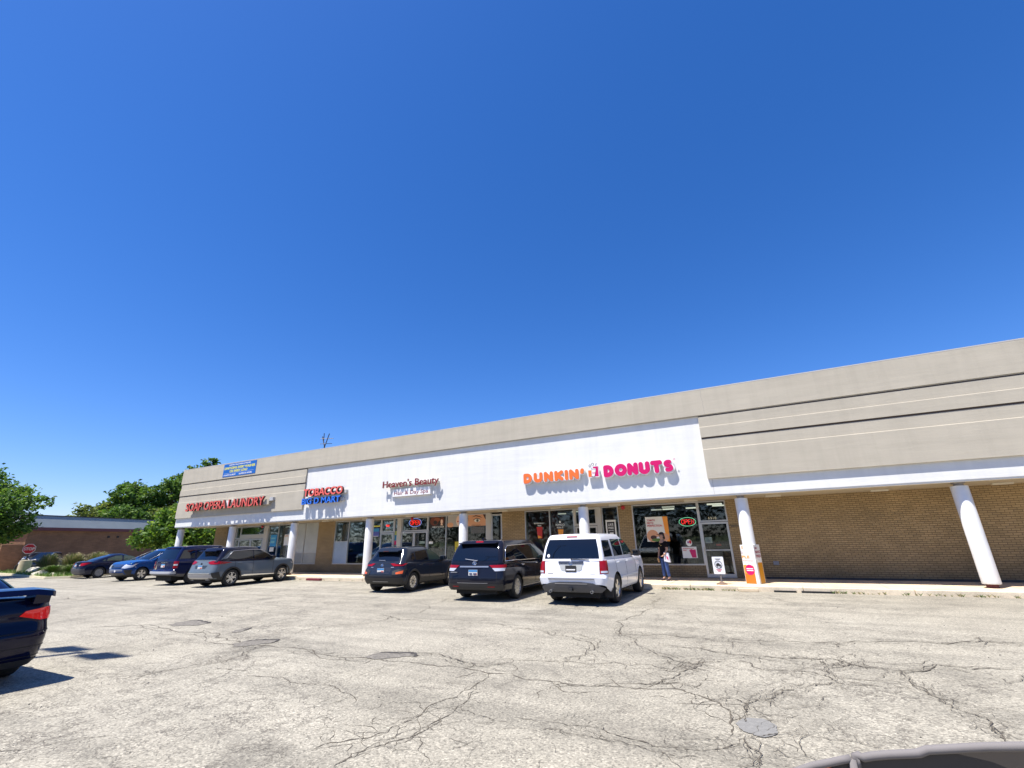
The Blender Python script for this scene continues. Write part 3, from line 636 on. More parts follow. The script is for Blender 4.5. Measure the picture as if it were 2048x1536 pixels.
def capsule_set(b, lines, ox, oz, sx, sz, r, yf, yb):
    k = 0
    for ln in lines:
        for p, q in zip(ln, ln[1:]):
            a = (ox + p[0] * sx, oz + p[1] * sz); c = (ox + q[0] * sx, oz + q[1] * sz); an = math.atan2(c[1] - a[1], c[0] - a[0]); pts = []
            for i in range(8): t = an + math.pi / 2 + math.pi * i / 7; pts.append((a[0] + r * math.cos(t), a[1] + r * math.sin(t)))
            for i in range(8): t = an - math.pi / 2 + math.pi * i / 7; pts.append((c[0] + r * math.cos(t), c[1] + r * math.sin(t)))
            b.prism(pts, yf - k * .0003, yb + k * .0003, 'xz'); k += 1
ORG = mat("sign_orange", (.80, .165, .03), .35); PNK = mat("sign_magenta", (.60, .004, .12), .35); SIGW = mat("sign_white", (.80, .78, .76), .4)
def round_word(wd, x0, x1, zb, H, r, mt, root, o):
    adv = .15; tot = sum(STROKE[c][0] for c in wd); gap = (2 * r / H + .13)
    W_ = tot + gap * (len(wd) - 1); sx = (x1 - x0 - 2 * r) / (W_); x = x0 + r
    back = MB(); off = 0
    for i, c in enumerate(wd):
        wc, lines = STROKE[c]; b = MB(); capsule_set(b, lines, x, zb + r, sx, H - 2 * r, r * (.80 if c == 'S' else 1), YF - .165, YF - .15); b.build("letter", mt, root, origin=o)
        bb = MB(); capsule_set(bb, lines, x, zb + r, sx, H - 2 * r, r + .036, YF - .148, YF - .06); back.add(bb.v, bb.f); x += (wc + gap) * sx
    # stagger the overlapping backing cells by a hair so no two faces share a plane
    n = 0
    for q in range(0, len(back.v), 32):
        for t in range(32): v = back.v[q + t]; back.v[q + t] = (v[0], v[1] + (n % 97) * .00012, v[2])
        n += 1
    back.build("letter_backing", [SIGW], root, origin=o)
o = (-5.6, YF, 4.2)
ds = empty("shop_sign", o, 0, "orange and magenta rounded letter sign with a coffee cup between two words", "shop sign")
round_word("DUNKIN'", -8.74, -6.0, 3.96, .42, .073, ORG, ds, o); round_word("DONUTS", -5.2, -2.52, 3.94, .47, .084, PNK, ds, o)
b = MB(); k = .0
lg = MB().prism([(-5.86, 4.02), (-5.84, 3.98), (-5.40, 3.98), (-5.38, 4.02), (-5.40, 4.40), (-5.42, 4.42), (-5.84, 4.42), (-5.86, 4.40)], YF - .148, YF - .06, 'xz').build("logo_backing", SIGW, ds, origin=o)
MB().box(-5.83, -5.63, YF - .152, YF - .149, 4.01, 4.27).build("logo_panel", ORG, ds, origin=o); MB().box(-5.62, -5.41, YF - .152, YF - .149, 4.01, 4.40).build("logo_panel", PNK, ds, origin=o)
cup = MB(); ct = Matrix.Rotation(R(10), 3, 'Y') @ Matrix.Scale(.80, 3)
def cp(u, v): q = ct @ Vector((u, 0, v)); return (-5.60 + q.x, 4.2 + q.z)
MB().prism([cp(-.085, -.24), cp(.075, -.24), cp(.115, .17), cp(-.135, .17)], YF - .160, YF - .153, 'xz').build("cup_outline", BLK, ds, origin=o)
MB().prism([cp(-.073, -.228), cp(.063, -.228), cp(.10, .10), cp(-.12, .10)], YF - .164, YF - .161, 'xz').prism([cp(-.12, .115), cp(.10, .115), cp(.09, .16), cp(-.11, .16)], YF - .164, YF - .161, 'xz').build("cup", SIGW, ds, origin=o)
text_obj("cup_letters", "DD", .10, PNK, (-5.655, YF - .1655, 4.12), ds, o, bold=.02, depth=.002)
st_ = MB(); capsule_set(st_, [arc(-5.74, 4.45, .04, .04, -60, 250, 10), arc(-5.62, 4.50, .045, .045, -90, 230, 10), [(-5.50, 4.44), (-5.47, 4.52)]], 0, 0, 1, 1, .008, YF - .16, YF - .148); st_.build("steam", BLK, ds, origin=o)
text_obj("registered_mark", "®", .10, PNK, (-2.52, YF - .15, 4.36), ds, o, depth=.004)

RSGN = mat("sign_red", (.66, .10, .075), .4); RED2 = mat("sign_coral", (.80, .13, .10), .4); BLU = mat("sign_blue", (.03, .17, .70), .35); MAR = mat("sign_maroon", (.20, .008, .016), .4); RACE = mat("raceway_grey", (.45, .45, .45), .5); DKS = mat("letter_side", (.06, .02, .02), .6)
def split_letters(a, b, root, side, face):
    def isl(o):
        me = o.data; n = len(me.vertices); par = list(range(n))
        def find(i):
            while par[i] != i: par[i] = par[par[i]]; i = par[i]
            return i
        for e in me.edges:
            p, q = find(e.vertices[0]), find(e.vertices[1])
            if p != q: par[p] = q
        g = {}
        for i in range(n): g.setdefault(find(i), []).append(i)
        L = sorted(([min(me.vertices[i].co.x for i in v), max(me.vertices[i].co.x for i in v), v] for v in g.values()), key=lambda t: t[0]); out = []
        for x0_, x1_, v in L:
            if out and min(x1_, out[-1][1]) - x0_ > .5 * min(x1_ - x0_, out[-1][1] - out[-1][0]): out[-1][1] = max(out[-1][1], x1_); out[-1][2] += v
            else: out.append([x0_, x1_, v])
        return [set(t[2]) for t in out]
    def sub_(o, vs, name, mt, parent, off):
        me = o.data; idx = sorted(vs); mp_ = {i: k for k, i in enumerate(idx)}; m2 = bpy.data.meshes.new(name)
        m2.from_pydata([me.vertices[i].co.copy() for i in idx], [], [[mp_[i] for i in p.vertices] for p in me.polygons if p.vertices[0] in vs]); m2.materials.append(mt)
        q = bpy.data.objects.new(name, m2); COL.objects.link(q); q.parent = parent; q.location = off; return q
    A_, B_ = isl(a), isl(b)
    ps = [sub_(a, v, "letter", side, root, a.location.copy()) for v in A_]
    for k_, v in enumerate(B_): 
        pp = ps[k_] if len(A_) == len(B_) else root
        sub_(b, v, "letter_face", face, pp, (b.location - a.location) if pp is not root else b.location.copy())
    bpy.data.objects.remove(a); bpy.data.objects.remove(b)
def channel_word(root, o, s, x0, x1, z0, h, yf, depth, face, side, rows=None, **k):
    """channel letters: dark returns behind, coloured face in front"""
    a = text_fit("letter_returns", s, x0, x1, z0, h, yf + depth / 2 + .002, side, root, o, depth=depth, **k)
    b = text_fit("lettering", s, x0, x1, z0, h, yf - .004, face, root, o, depth=.008, **k)
    split_letters(a, b, root, side, face)
o = (-29.8, YF, 4.2)
r_ = empty("shop_sign", o, 0, "red channel letters spelling SOAP OPERA LAUNDRY on a grey raceway", "shop sign")
channel_word(r_, o, "SOAP OPERA LAUNDRY", -33.85, -25.75, 3.99, .53, YF - .44, .11, RSGN, DKS, bold=.012, shear=.0)
MB().box(-33.6, -25.5, YF - .27, YF - .08, 4.02, 4.34).build("raceway", TAUPE, r_, origin=o)
MB().box(-25.5, -25.2, YF - .26, YF - .08, 4.22, 4.42).build("raceway_box", RACE, r_, origin=o)
MB().box(-29.75, -29.2, YF - .275, YF - .09, 4.14, 4.46).build("bare_mount", WHT, r_, origin=o)
o = (-21, YF, 4.2)
r_ = empty("shop_sign", o, 0, "coral red TOBACCO over blue BIG D MART channel letters on the white fascia", "shop sign")
channel_word(r_, o, "TOBACCO", -22.55, -19.5, 4.27, .41, YF - .26, .12, RED2, DKS, bold=.022)
channel_word(r_, o, "BIG D MART", -22.62, -19.62, 3.84, .33, YF - .26, .10, BLU, mat("blue_side", (.01, .01, .08), .6), bold=.02)
MB().box(-22.2, -19.35, YF - .13, YF - .0, 4.30, 4.46).box(-22.2, -19.5, YF - .13, YF, 3.9, 4.06).build("raceway", RACE, r_, origin=o)
o = (-15, YF, 4.2)
r_ = empty("shop_sign", o, 0, "thin maroon Heaven's Beauty letters above a white Hair & Day Spa box", "shop sign")
channel_word(r_, o, "Heaven's Beauty", -16.7, -13.2, 4.33, .34, YF - .22, .05, MAR, mat("cream_side", (.5, .45, .35), .5), bold=.012)
MB().box(-16.4, -13.3, YF - .12, YF, 4.36, 4.46).build("raceway", mat("raceway_cream", (.62, .60, .55), .5), r_, origin=o)
MB().box(-16.08, -13.74, YF - .14, YF, 3.86, 4.22).build("sign_box", SIGW, r_, origin=o, bevel=.008)
text_fit("lettering", "Hair & Day Spa", -15.98, -13.86, 3.94, .19, YF - .142, MAR, r_, o, depth=.004, bold=.004)
o = (-29.2, YF, 6.4)
r_ = empty("banner", o, 0, "blue banner with yellow and white laundry slogans at the roof edge", "banner")
BB = mat("banner_blue", (.004, .11, .42), .5, noise=(1.5, .15, 3)); YL = mat("banner_yellow", (.72, .68, .08), .5)
MB().box(-30.9, -27.5, YF - .114, YF - .102, 6.03, 6.86).build("cloth", BB, r_, origin=o)
text_fit("lettering", "DESTROY BACTERIA & VIRUSES", -30.35, -28.1, 6.735, .075, YF - .116, SIGW, r_, o, depth=.002, bold=.02)
text_fit("lettering", "SANITIZING EVERY WASHER", -30.82, -27.6, 6.50, .155, YF - .116, YL, r_, o, depth=.002, bold=.03)
text_fit("lettering", "ON EVERY LOAD", -30.2, -28.35, 6.29, .15, YF - .116, YL, r_, o, depth=.002, bold=.03)
MB().box(-30.75, -27.7, YF - .1165, YF - .114, 6.245, 6.252).build("rule", SIGW, r_, origin=o)
text_fit("lettering", "LAUNDRY LAUNDRY", -30.78, -29.5, 6.09, .09, YF - .116, SIGW, r_, o, depth=.002, bold=.02)
text_fit("lettering", "ELIMINATE ODORS", -29.15, -27.85, 6.09, .09, YF - .116, SIGW, r_, o, depth=.002, bold=.02)

# ------------------------------------------------------------------ posters, numbers and neon in the shop windows
YP = YW + .054
PW = mat("poster_white", (.80, .80, .74), .5); PO = mat("poster_orange", (.90, .33, .03), .5); PR = mat("poster_red", (.55, .03, .02), .5); PB = mat("poster_black", (.02, .015, .012), .5); PLB = mat("poster_blue", (.03, .28, .55), .5)
def poster(label, x0, x1, z0, z1, base, texts=(), shapes=(), cat="poster", y=None, name="window_poster"):
    y = YP if y is None else y; o = ((x0 + x1) / 2, y, z0); r = empty(name, o, 0, label, cat)
    if base: MB().box(x0, x1, y, y + .004, z0, z1).build("sheet", base, r, origin=o)
    k = 0
    for pts, mt in shapes:
        k += 1; MB().prism(pts, y - .0012 * k - .001, y - .0012 * k, 'xz').build("printed_shape", mt, r, origin=o)
    for s, a, b_, z, h, mt in texts: text_fit("lettering", s, a, b_, z, h, y - .0012 * k - .003, mt, r, o, depth=.001, bold=.02)
    return r
def ell(cx, cz, rx_, rz, n=20, a0=0, a1=360): return [(cx + rx_ * math.cos(R(a0 + (a1 - a0) * i / n)), cz + rz * math.sin(R(a0 + (a1 - a0) * i / n))) for i in range(n)]
SK = mat("print_skin", (.72, .36, .19), .5); SKL = mat("print_skin_light", (.80, .56, .42), .5); BRW = mat("print_brown", (.06, .02, .012), .5); HAIR = mat("print_hair", (.16, .035, .015), .5)
poster("white and orange TOMATO PESTO PERFECTION poster with a sandwich photo", -4.32, -3.42, 1.5, 2.47, PW, [("TOMATO", -4.26, -3.92, 2.30, .075, PR), ("PESTO", -4.26, -4.0, 2.19, .075, PR), ("PERFECTION", -4.26, -3.66, 2.08, .075, PR)],
       [([(-3.62, 2.47), (-3.42, 2.47), (-3.42, 1.5), (-3.55, 1.5)], PO), (ell(-4.08, 1.72, .24, .24), SK), (ell(-3.7, 1.66, .26, .17), SK), (ell(-4.05, 1.66, .13, .08), BRW), (ell(-3.78, 1.64, .16, .06), PW), (ell(-3.9, 1.56, .25, .06), mat("print_green", (.1, .2, .03), .5))])
poster("round white sticker with a red doodle on the doughnut shop window", -2.82, -2.60, 1.31, 1.55, None, [], [(ell(-2.71, 1.43, .115, .13), PW), (ell(-2.66, 1.46, .045, .07), PR), (ell(-2.74, 1.45, .03, .04), mat("print_purple", (.3, .05, .3), .5))], "sticker")
poster("white landscape notice with a pink drink on the doughnut shop window", -3.01, -2.46, .86, 1.28, PW, [("REFRESHINGLY", -2.98, -2.55, 1.20, .04, PR), ("FREE", -2.98, -2.84, 1.13, .04, PR)], [([(-2.74, 1.16), (-2.5, 1.18), (-2.5, .88), (-2.66, .88)], PNK), (ell(-2.66, 1.14, .06, .05), PNK)])
poster("red iced drink window graphic under small white words", -9.46, -8.92, 1.72, 2.45, None, [("REFRESHINGLY", -9.46, -8.94, 2.37, .06, PW), ("FREE", -9.28, -9.1, 2.27, .055, PW)], [([(-9.35, 2.24), (-9.05, 2.24), (-9.08, 1.74), (-9.30, 1.74)], PR), ([(-9.30, 1.88), (-9.12, 1.80), (-9.1, 1.75), (-9.3, 1.75)], PO)])
poster("MANGO FOR IT window graphic above an orange drink", -8.38, -7.92, 1.6, 2.45, None, [("MANGO", -8.38, -7.94, 2.26, .09, PW), ("FOR IT", -8.32, -8.0, 2.14, .08, PW)], [([(-8.28, 2.10), (-8.02, 2.10), (-8.06, 1.65), (-8.24, 1.65)], PO), (ell(-8.16, 2.42, .04, .05), PW)])
poster("black phone-shaped LIKE FREE poster in the narrow window", -6.03, -5.58, 1.55, 2.42, PW, [("LIKE", -5.92, -5.69, 2.18, .10, PW), ("FREE", -5.92, -5.69, 2.05, .09, PW), ("REWARD", -5.92, -5.69, 1.96, .045, PW)], [([(-5.97, 2.34), (-5.64, 2.34), (-5.64, 1.58), (-5.97, 1.58)], PB), ([(-5.88, 1.9), (-5.72, 1.9), (-5.72, 1.66), (-5.88, 1.66)], PW)])
poster("long brown hair model poster reading HAIRCUT & COLOR", -15.60, -14.56, 2.38, 2.97, PB, [("HAIRCUT & COLOR", -15.4, -14.65, 2.40, .07, PW)],
       [(ell(-15.28, 2.72, .27, .22), HAIR), (ell(-15.1, 2.80, .2, .1), mat("print_auburn", (.28, .08, .03), .5)), (ell(-15.22, 2.66, .12, .1), PB), (ell(-14.78, 2.72, .13, .2), HAIR), (ell(-14.80, 2.69, .075, .11), SKL), ([(-14.87, 2.50), (-14.72, 2.50), (-14.76, 2.60), (-14.84, 2.60)], SKL)])
poster("pale facial treatment poster half hidden by the column", -14.42, -13.4, 2.40, 2.97, mat("print_grey", (.42, .39, .36), .5), [], [(ell(-13.7, 2.70, .2, .26), SKL), (ell(-14.25, 2.5, .2, .12), SK), (ell(-13.78, 2.66, .05, .03), PR)])
poster("close-up eye and eyebrow poster in the beauty shop window", -13.25, -12.08, 2.40, 2.97, SK, [("EYEBROW THREADING", -12.95, -12.4, 2.42, .035, BRW)],
       [([(-12.3, 2.97), (-12.08, 2.97), (-12.08, 2.62), (-12.2, 2.8)], BRW), ([(-12.95, 2.83), (-12.7, 2.92), (-12.45, 2.86), (-12.3, 2.76), (-12.45, 2.82), (-12.7, 2.87)], BRW), (ell(-12.62, 2.66, .17, .075), PW), (ell(-12.6, 2.66, .075, .075), mat("print_iris", (.16, .2, .16), .5)), (ell(-12.6, 2.66, .032, .032), PB), ([(-12.85, 2.68), (-12.65, 2.76), (-12.42, 2.70), (-12.42, 2.72), (-12.65, 2.79), (-12.86, 2.70)], BRW)])
poster("dark patterned sheet under the eye poster", -12.98, -12.19, 2.05, 2.36, mat("print_grey_dark", (.12, .12, .11), .5, noise=(25, .9, 3)))
poster("yellow notice low in the beauty shop window beside the column", -13.95, -13.68, 1.0, 1.68, mat("notice_yellow", (.62, .48, .02), .5), [], [([(-13.92, 1.4), (-13.71, 1.4), (-13.71, 1.38), (-13.92, 1.38)], PB)], "notice")
poster("bright blue poster in the laundry window", -28.48, -27.88, 1.66, 2.37, PLB, [], [([(-28.4, 2.2), (-28.0, 2.2), (-28.0, 2.1), (-28.4, 2.1)], mat("print_cyan", (.2, .5, .6), .5)), ([(-28.4, 2.0), (-28.05, 2.0), (-28.05, 1.85), (-28.4, 1.85)], mat("print_cyan", (.2, .5, .6), .5))])
poster("white notice in the right laundry window", -27.13, -26.62, 1.7, 2.36, PW, [], [([(-27.1, 2.3), (-26.8, 2.3), (-26.8, 2.24), (-27.1, 2.24)], SK)], "notice")
poster("small white sheets low in the laundry window", -28.45, -28.05, 1.35, 1.6, PW, cat="notice")
poster("blue and purple stickers in the narrow tobacco window", -19.6, -19.1, 2.05, 2.5, mat("print_navy", (.08, .10, .38), .5), [], [([(-19.58, 2.48), (-19.12, 2.48), (-19.12, 2.32), (-19.58, 2.32)], PLB), ([(-19.58, 2.08), (-19.15, 2.08), (-19.15, 2.06), (-19.58, 2.06)], PW)], "sticker")
poster("yellow strip with a white lamp mark above the tobacco stickers", -19.62, -19.05, 2.58, 2.64, YL, cat="sticker")
poster("green, blue and magenta stickers beside the tobacco shop door", -17.98, -17.78, 1.6, 2.3, mat("print_teal", (.02, .2, .35), .5), [], [([(-17.97, 2.3), (-17.79, 2.3), (-17.79, 2.1), (-17.97, 2.1)], mat("print_lime", (.35, .4, .1), .5)), ([(-17.97, 1.8), (-17.79, 1.8), (-17.79, 1.6), (-17.97, 1.6)], PNK)], "sticker")
poster("pale note on the tobacco shop door glass", -18.42, -18.2, 1.75, 2.05, mat("print_tan", (.5, .42, .28), .5), cat="notice", y=YW + .03)
poster("white lettered note on the beauty shop door", -16.2, -15.85, 1.62, 1.75, PW, cat="notice", y=YW + .03)
poster("small white card at the foot of the hair model window", -15.6, -15.35, 1.6, 1.72, PW, cat="notice")
poster("typed white paper taped to the doughnut shop door", -2.10, -1.84, 1.40, 1.62, mat("paper_blueish", (.5, .53, .58), .5), [], [([(-2.07, 1.58), (-1.87, 1.58), (-1.87, 1.57), (-2.07, 1.57)], RACE), ([(-2.07, 1.54), (-1.87, 1.54), (-1.87, 1.53), (-2.07, 1.53)], RACE), ([(-2.07, 1.50), (-1.9, 1.50), (-1.9, 1.49), (-2.07, 1.49)], RACE)], "notice", y=YW + .03)
poster("small red label on the doughnut shop door", -1.72, -1.54, 1.30, 1.37, PR, cat="notice", y=YW + .03)
def numbers(s, x, z, lab, h=.10, y=None):
    y = YP if y is None else y; o = (x, y, z); r = empty("house_number", o, 0, lab, "house number")
    text_obj("digits", s, h / .73, mat("digit_cream", (.55, .54, .40), .5), (x, y - .004, z), r, o, depth=.003, bold=.02, spacing=1.15)
numbers("6310", -1.87, 2.28, "cream number 6310 over the doughnut shop door"); numbers("6330", -16.78, 2.36, "cream number 6330 over the beauty shop double door", .11); numbers("6332", -18.62, 2.34, "cream street number over the tobacco shop door", .09)
NR = mat("neon_red", (.8, .02, .02), .4, emit=(1, .03, .02), es=.8); NG = mat("neon_green", (.2, .7, .4), .4, emit=(.25, .9, .5), es=.4); NBL = mat("neon_blue", (.2, .3, .9), .4, emit=(.25, .4, 1), es=.5)
def neon(label, cx, cz, rx_, rz, ring, th=.0075, tilt=0, y=None):
    y = YP if y is None else y; o = (cx, y, cz); r = empty("neon_sign", o, 0, label, "neon sign")
    MB().tube([(cx + rx_ * math.cos(t * math.pi / 16), y, cz + rz * math.sin(t * math.pi / 16)) for t in range(33)], th, 6, False).build("ring_tube", ring, r, origin=o)
    L = {'O': [arc(.3, .5, .3, .5, 0, 360, 16)], 'P': [[(0, 0), (0, 1), (.3, 1)] + arc(.3, .75, .25, .25, 90, -90, 8) + [(0, .5)]], 'E': [[(.5, 1), (0, 1), (0, 0), (.5, 0)], [(0, .5), (.4, .5)]], 'N': [[(0, 0), (0, 1), (.5, 0), (.5, 1)]]}
    x = cx - rx_ * .70; s = rz * 1.05; sx = rx_ * 1.45 / 2.65; z0 = cz - s / 2
    for ch, wd in zip("OPEN", (.6, .55, .5, .5)):
        b = MB()
        for ln in L[ch]: b.tube([(x + p[0] * sx, y - .01, z0 + p[1] * s) for p in ln], th, 6)
        b.build("letter_tube", NR, r, origin=o); x += (wd + .18) * sx
neon("OPEN neon with a green ring in the doughnut shop window", -2.66, 2.225, .32, .165, NG)
neon("OPEN neon with a blue ring over the beauty shop door", -16.57, 2.70, .42, .21, NBL, .009)
o = (-18.5, YP, 2.6); r_ = empty("neon_sign", o, 0, "small red neon script over the tobacco shop door", "neon sign"); MB().tube([(-18.62 + .03 * i, YP, 2.6 + .06 * math.sin(i * 1.9)) for i in range(9)], .014, 6).build("script_tube", NR, r_, origin=o)

# ------------------------------------------------------------------ printed wrap round the column, stand sign
x7 = CX[6]; o = (x7, 18.17, .15); r_ = empty("column_wrap_advert", o, 0, "white and orange drink advert boxed round the foot of a column", "advert")
hw = .222; yb = 18.17 - hw; zt = 1.36
WP = mat("advert_white", (.78, .77, .74), .45)
b = MB().box(x7 - hw, x7 + hw, yb, 18.17 + hw, .155, zt).build("board", WP, r_, origin=o, bevel=.004)
def fr_(u0, u1, z0, z1, mt, d=.003): MB().box(x7 + u0, x7 + u1, yb - d, yb - d + .002, z0, z1).build("printed_panel", mt, r_, origin=o)
fr_(-hw + .01, hw - .10, .16, .46, mat('advert_orange', (.72, .17, .012), .45))
MB().prism([(x7 - hw + .01, .46), (x7 + hw - .10, .46), (x7 + hw - .1, .66), (x7 + .1, .72), (x7 - .02, .66), (x7 - .13, .74), (x7 - hw + .01, .72)], yb - .003, yb - .001, 'xz').build("printed_drink", mat("advert_amber", (.78, .33, .05), .4), r_, origin=o)
MB().prism(ell(x7 - .02, .58, .15, .16), yb - .006, yb - .004, 'xz').build("printed_badge", PNK, r_, origin=o)
fr_(-.13, .09, .60, .63, SIGW, .008); fr_(-.13, .09, .545, .575, SIGW, .008)
text_fit("lettering", "O", x7 - hw + .005, x7 - hw + .06, 1.08, .07, yb - .003, mat("advert_brown", (.3, .06, .04), .5), r_, o, depth=.001)
text_fit("lettering", "PLE", x7 - hw + .012, x7 + .04, .94, .085, yb - .003, PO, r_, o, depth=.001, bold=.03)
text_fit("lettering", "Refresher", x7 - hw + .02, x7 + .15, .84, .055, yb - .003, mat("advert_coral", (.8, .3, .2), .5), r_, o, depth=.001)
text_fit("lettering", "D", x7 - .18, x7 - .12, 1.24, .08, yb - .003, PO, r_, o, depth=.001, bold=.03)
xs_ = x7 + hw
def sd(y0, y1, z0, z1, mt, d=.002): MB().box(xs_ + d - .001, xs_ + d, y0, y1, z0, z1).build("printed_panel", mt, r_, origin=o)
sd(yb + .10, yb + .42, .16, .80, mat("advert_gold", (.62, .27, .01), .45), .003)
r_.rotation_euler = (0, 0, R(-23))
for s, z, h in (("NEW", 1.22, .07), ("MANG", 1.09, .09), ("PINEA", .96, .09)):
    t = text_fit("lettering", s, 0, .15 if s == "NEW" else .34, z, h, 0, mat("advert_maroon", (.35, .02, .05), .5), r_, (0, 0, 0), rz=R(90), depth=.001, bold=.02); t.location = Vector((xs_ + .003, yb + .08, z)) - Vector(o)
t = MB().tube([(xs_ + .006, yb + .06, .90), (xs_ + .006, yb + .34, .80)], .012, 6).build("printed_straw", SIGW, r_, origin=o)

o = (-1.53, 17.66, .15); r_ = empty("stand_sign", o, 0, "small white stand-up sign with a round black symbol on a brown base", "sign")
MB().lathe([(0, 0), (.20, 0), (.20, .02), (.06, .07), (.035, .09), (0, .09)], (-1.53, 17.66, .152), 24).build("base", mat("base_brown", (.16, .10, .07), .7), r_, origin=o, auto=R(40))
MB().cyl((-1.53, 17.66, .24), .028, .36, 12).build("post", mat("post_grey", (.18, .17, .17), .5), r_, origin=o)
M_ = MB(); c_ = ell(0, 0, 1, 1)
pl_ = []
for cx, cz, a0 in ((.17, .27, 0), (-.17, .27, 90), (-.17, -.27, 180), (.17, -.27, 270)):
    pl_ += [(-1.55 + cx + .03 * math.cos(R(a0 + t)), .80 + cz + .03 * math.sin(R(a0 + t))) for t in (0, 30, 60, 90)]
MB().prism(pl_, 17.61, 17.63, 'xz').build("sign_face", mat("sign_face_white", (.74, .74, .76), .35), r_, origin=o)
MB().tube([(-1.55 + .125 * math.cos(t * math.pi / 14), 17.606, .83 + .125 * math.sin(t * math.pi / 14)) for t in range(29)], .009, 5, False).build("round_symbol", BLK, r_, origin=o)
MB().prism([(-1.63, .78), (-1.47, .78), (-1.46, .83), (-1.50, .84), (-1.52, .88), (-1.59, .88), (-1.62, .84), (-1.64, .83)], 17.600, 17.608, 'xz').prism(ell(-1.60, .775, .02, .02), 17.598, 17.607, 'xz').prism(ell(-1.50, .775, .02, .02), 17.5985, 17.607, 'xz').build("car_symbol", BLK, r_, origin=o)
tb_ = MB()
for z, w_ in ((1.02, .10), (.995, .07)): tb_.box(-1.55 - w_, -1.55 + w_, 17.606, 17.609, z, z + .012)
tb_.build("small_print", BLK, r_, origin=o); tb_ = MB()
for z, w_ in ((.65, .10), (.62, .07), (.585, .05)): tb_.box(-1.55 - w_, -1.55 + w_, 17.606, 17.609, z, z + .014)
tb_.build("small_print", PR, r_, origin=o)

r_.scale = (.88, .88, .90)

# ------------------------------------------------------------------ cars
def interp(tab, x):
    if x <= tab[0][0]: return tab[0][1]
    for (a, u), (b, v) in zip(tab, tab[1:]):
        if x <= b: return u + (v - u) * (x - a) / (b - a)
    return tab[-1][1]
def sinterp(tab, x):      # smooth version
    if x <= tab[0][0]: return tab[0][1]
    n = len(tab)
    for i in range(n - 1):
        if x <= tab[i + 1][0]:
            x0, y0 = tab[i]; x1, y1 = tab[i + 1]; h = x1 - x0
            m0 = (y1 - tab[i - 1][1]) / (x1 - tab[i - 1][0]) if i > 0 else (y1 - y0) / h
            m1 = (tab[i + 2][1] - y0) / (tab[i + 2][0] - x0) if i + 2 < n else (y1 - y0) / h
            t = (x - x0) / h
            return (2 * t ** 3 - 3 * t * t + 1) * y0 + (t ** 3 - 2 * t * t + t) * h * m0 + (-2 * t ** 3 + 3 * t * t) * y1 + (t ** 3 - t * t) * h * m1
    return tab[-1][1]
SIDEF = [(0, .93), (.06, .965), (.15, .985), (.30, 1.0), (.55, 1.0), (.75, .99), (.88, .97), (.95, .95), (1.0, .91)]
class Body:
    def __init__(s, S):
        s.S = S; s.hw0 = S['W'] / 2; s.bot = lambda x: interp(S['bottom'], x); s.belt = lambda x: sinterp(S['belt'], x)
        s.cr = S.get('cr', (.16, .16)); s.cf = S.get('cf', (.35, .30)); s.crr = S.get('crown_r', .05); s.crf = S.get('crown_f', .10)
    def xr(s, z): return sinterp(s.S['xr'], z)
    def xf(s, z): return sinterp(s.S['xf'], z)
    def tp(s, x): return interp(s.S.get('taper', [(-1.2, .975), (-.2, 1.0), (2.4, 1.0), (3.8, .95)]), x)
    def hw(s, x, z):
        f = (z - s.bot(x)) / max(.05, s.belt(x) - s.bot(x)); return s.hw0 * interp(SIDEF, f) * s.tp(x)
class Green:
    def __init__(s, S, body):
        s.S = S; G = S['gh']; s.G = G; s.b = body; s.cr = G.get('cr', (.14, .16)); s.cf = G.get('cf', (.25, .22)); s.crr = G.get('crown_r', .04); s.crf = G.get('crown_f', .10)
    def xr(s, z): return sinterp(s.G['xr'], z)
    def xf(s, z): return sinterp(s.G['xf'], z)
    def hw(s, x, z): return sinterp(s.G['hw'], z) * s.b.tp(x)
def end_point(sh, end, a, z):
    """a: signed distance along the outline from the centre line of the rear ('r') or front ('f') face"""
    sg = 1 if a >= 0 else -1; a = abs(a)
    xe = sh.xr(z) if end == 'r' else sh.xf(z); d = 1 if end == 'r' else -1
    ax, ay = sh.cr if end == 'r' else sh.cf; cn = sh.crr if end == 'r' else sh.crf
    hw = sh.hw(xe + d * (cn + ax), z); yc = hw - ay
    if a < yc:
        t = a / yc; return Vector((xe + d * cn * t * t, sg * a, z)), Vector((-d, sg * 2 * cn * t / yc * .5, .1)).normalized()
    L = math.pi / 2 * math.sqrt((ax * ax + ay * ay) / 2); u = (a - yc) / L
    if u < 1:
        th = u * math.pi / 2; return Vector((xe + d * (cn + ax - ax * math.cos(th)), sg * (yc + ay * math.sin(th)), z)), Vector((-d * math.cos(th), sg * math.sin(th), .1)).normalized()
    x = xe + d * (cn + ax + (a - yc - L)); return Vector((x, sg * sh.hw(x, z), z)), Vector((0, sg, .1)).normalized()
def side_point(sh, sg, x, z): return Vector((x, sg * sh.hw(x, z), z)), Vector((0, sg, .12)).normalized()
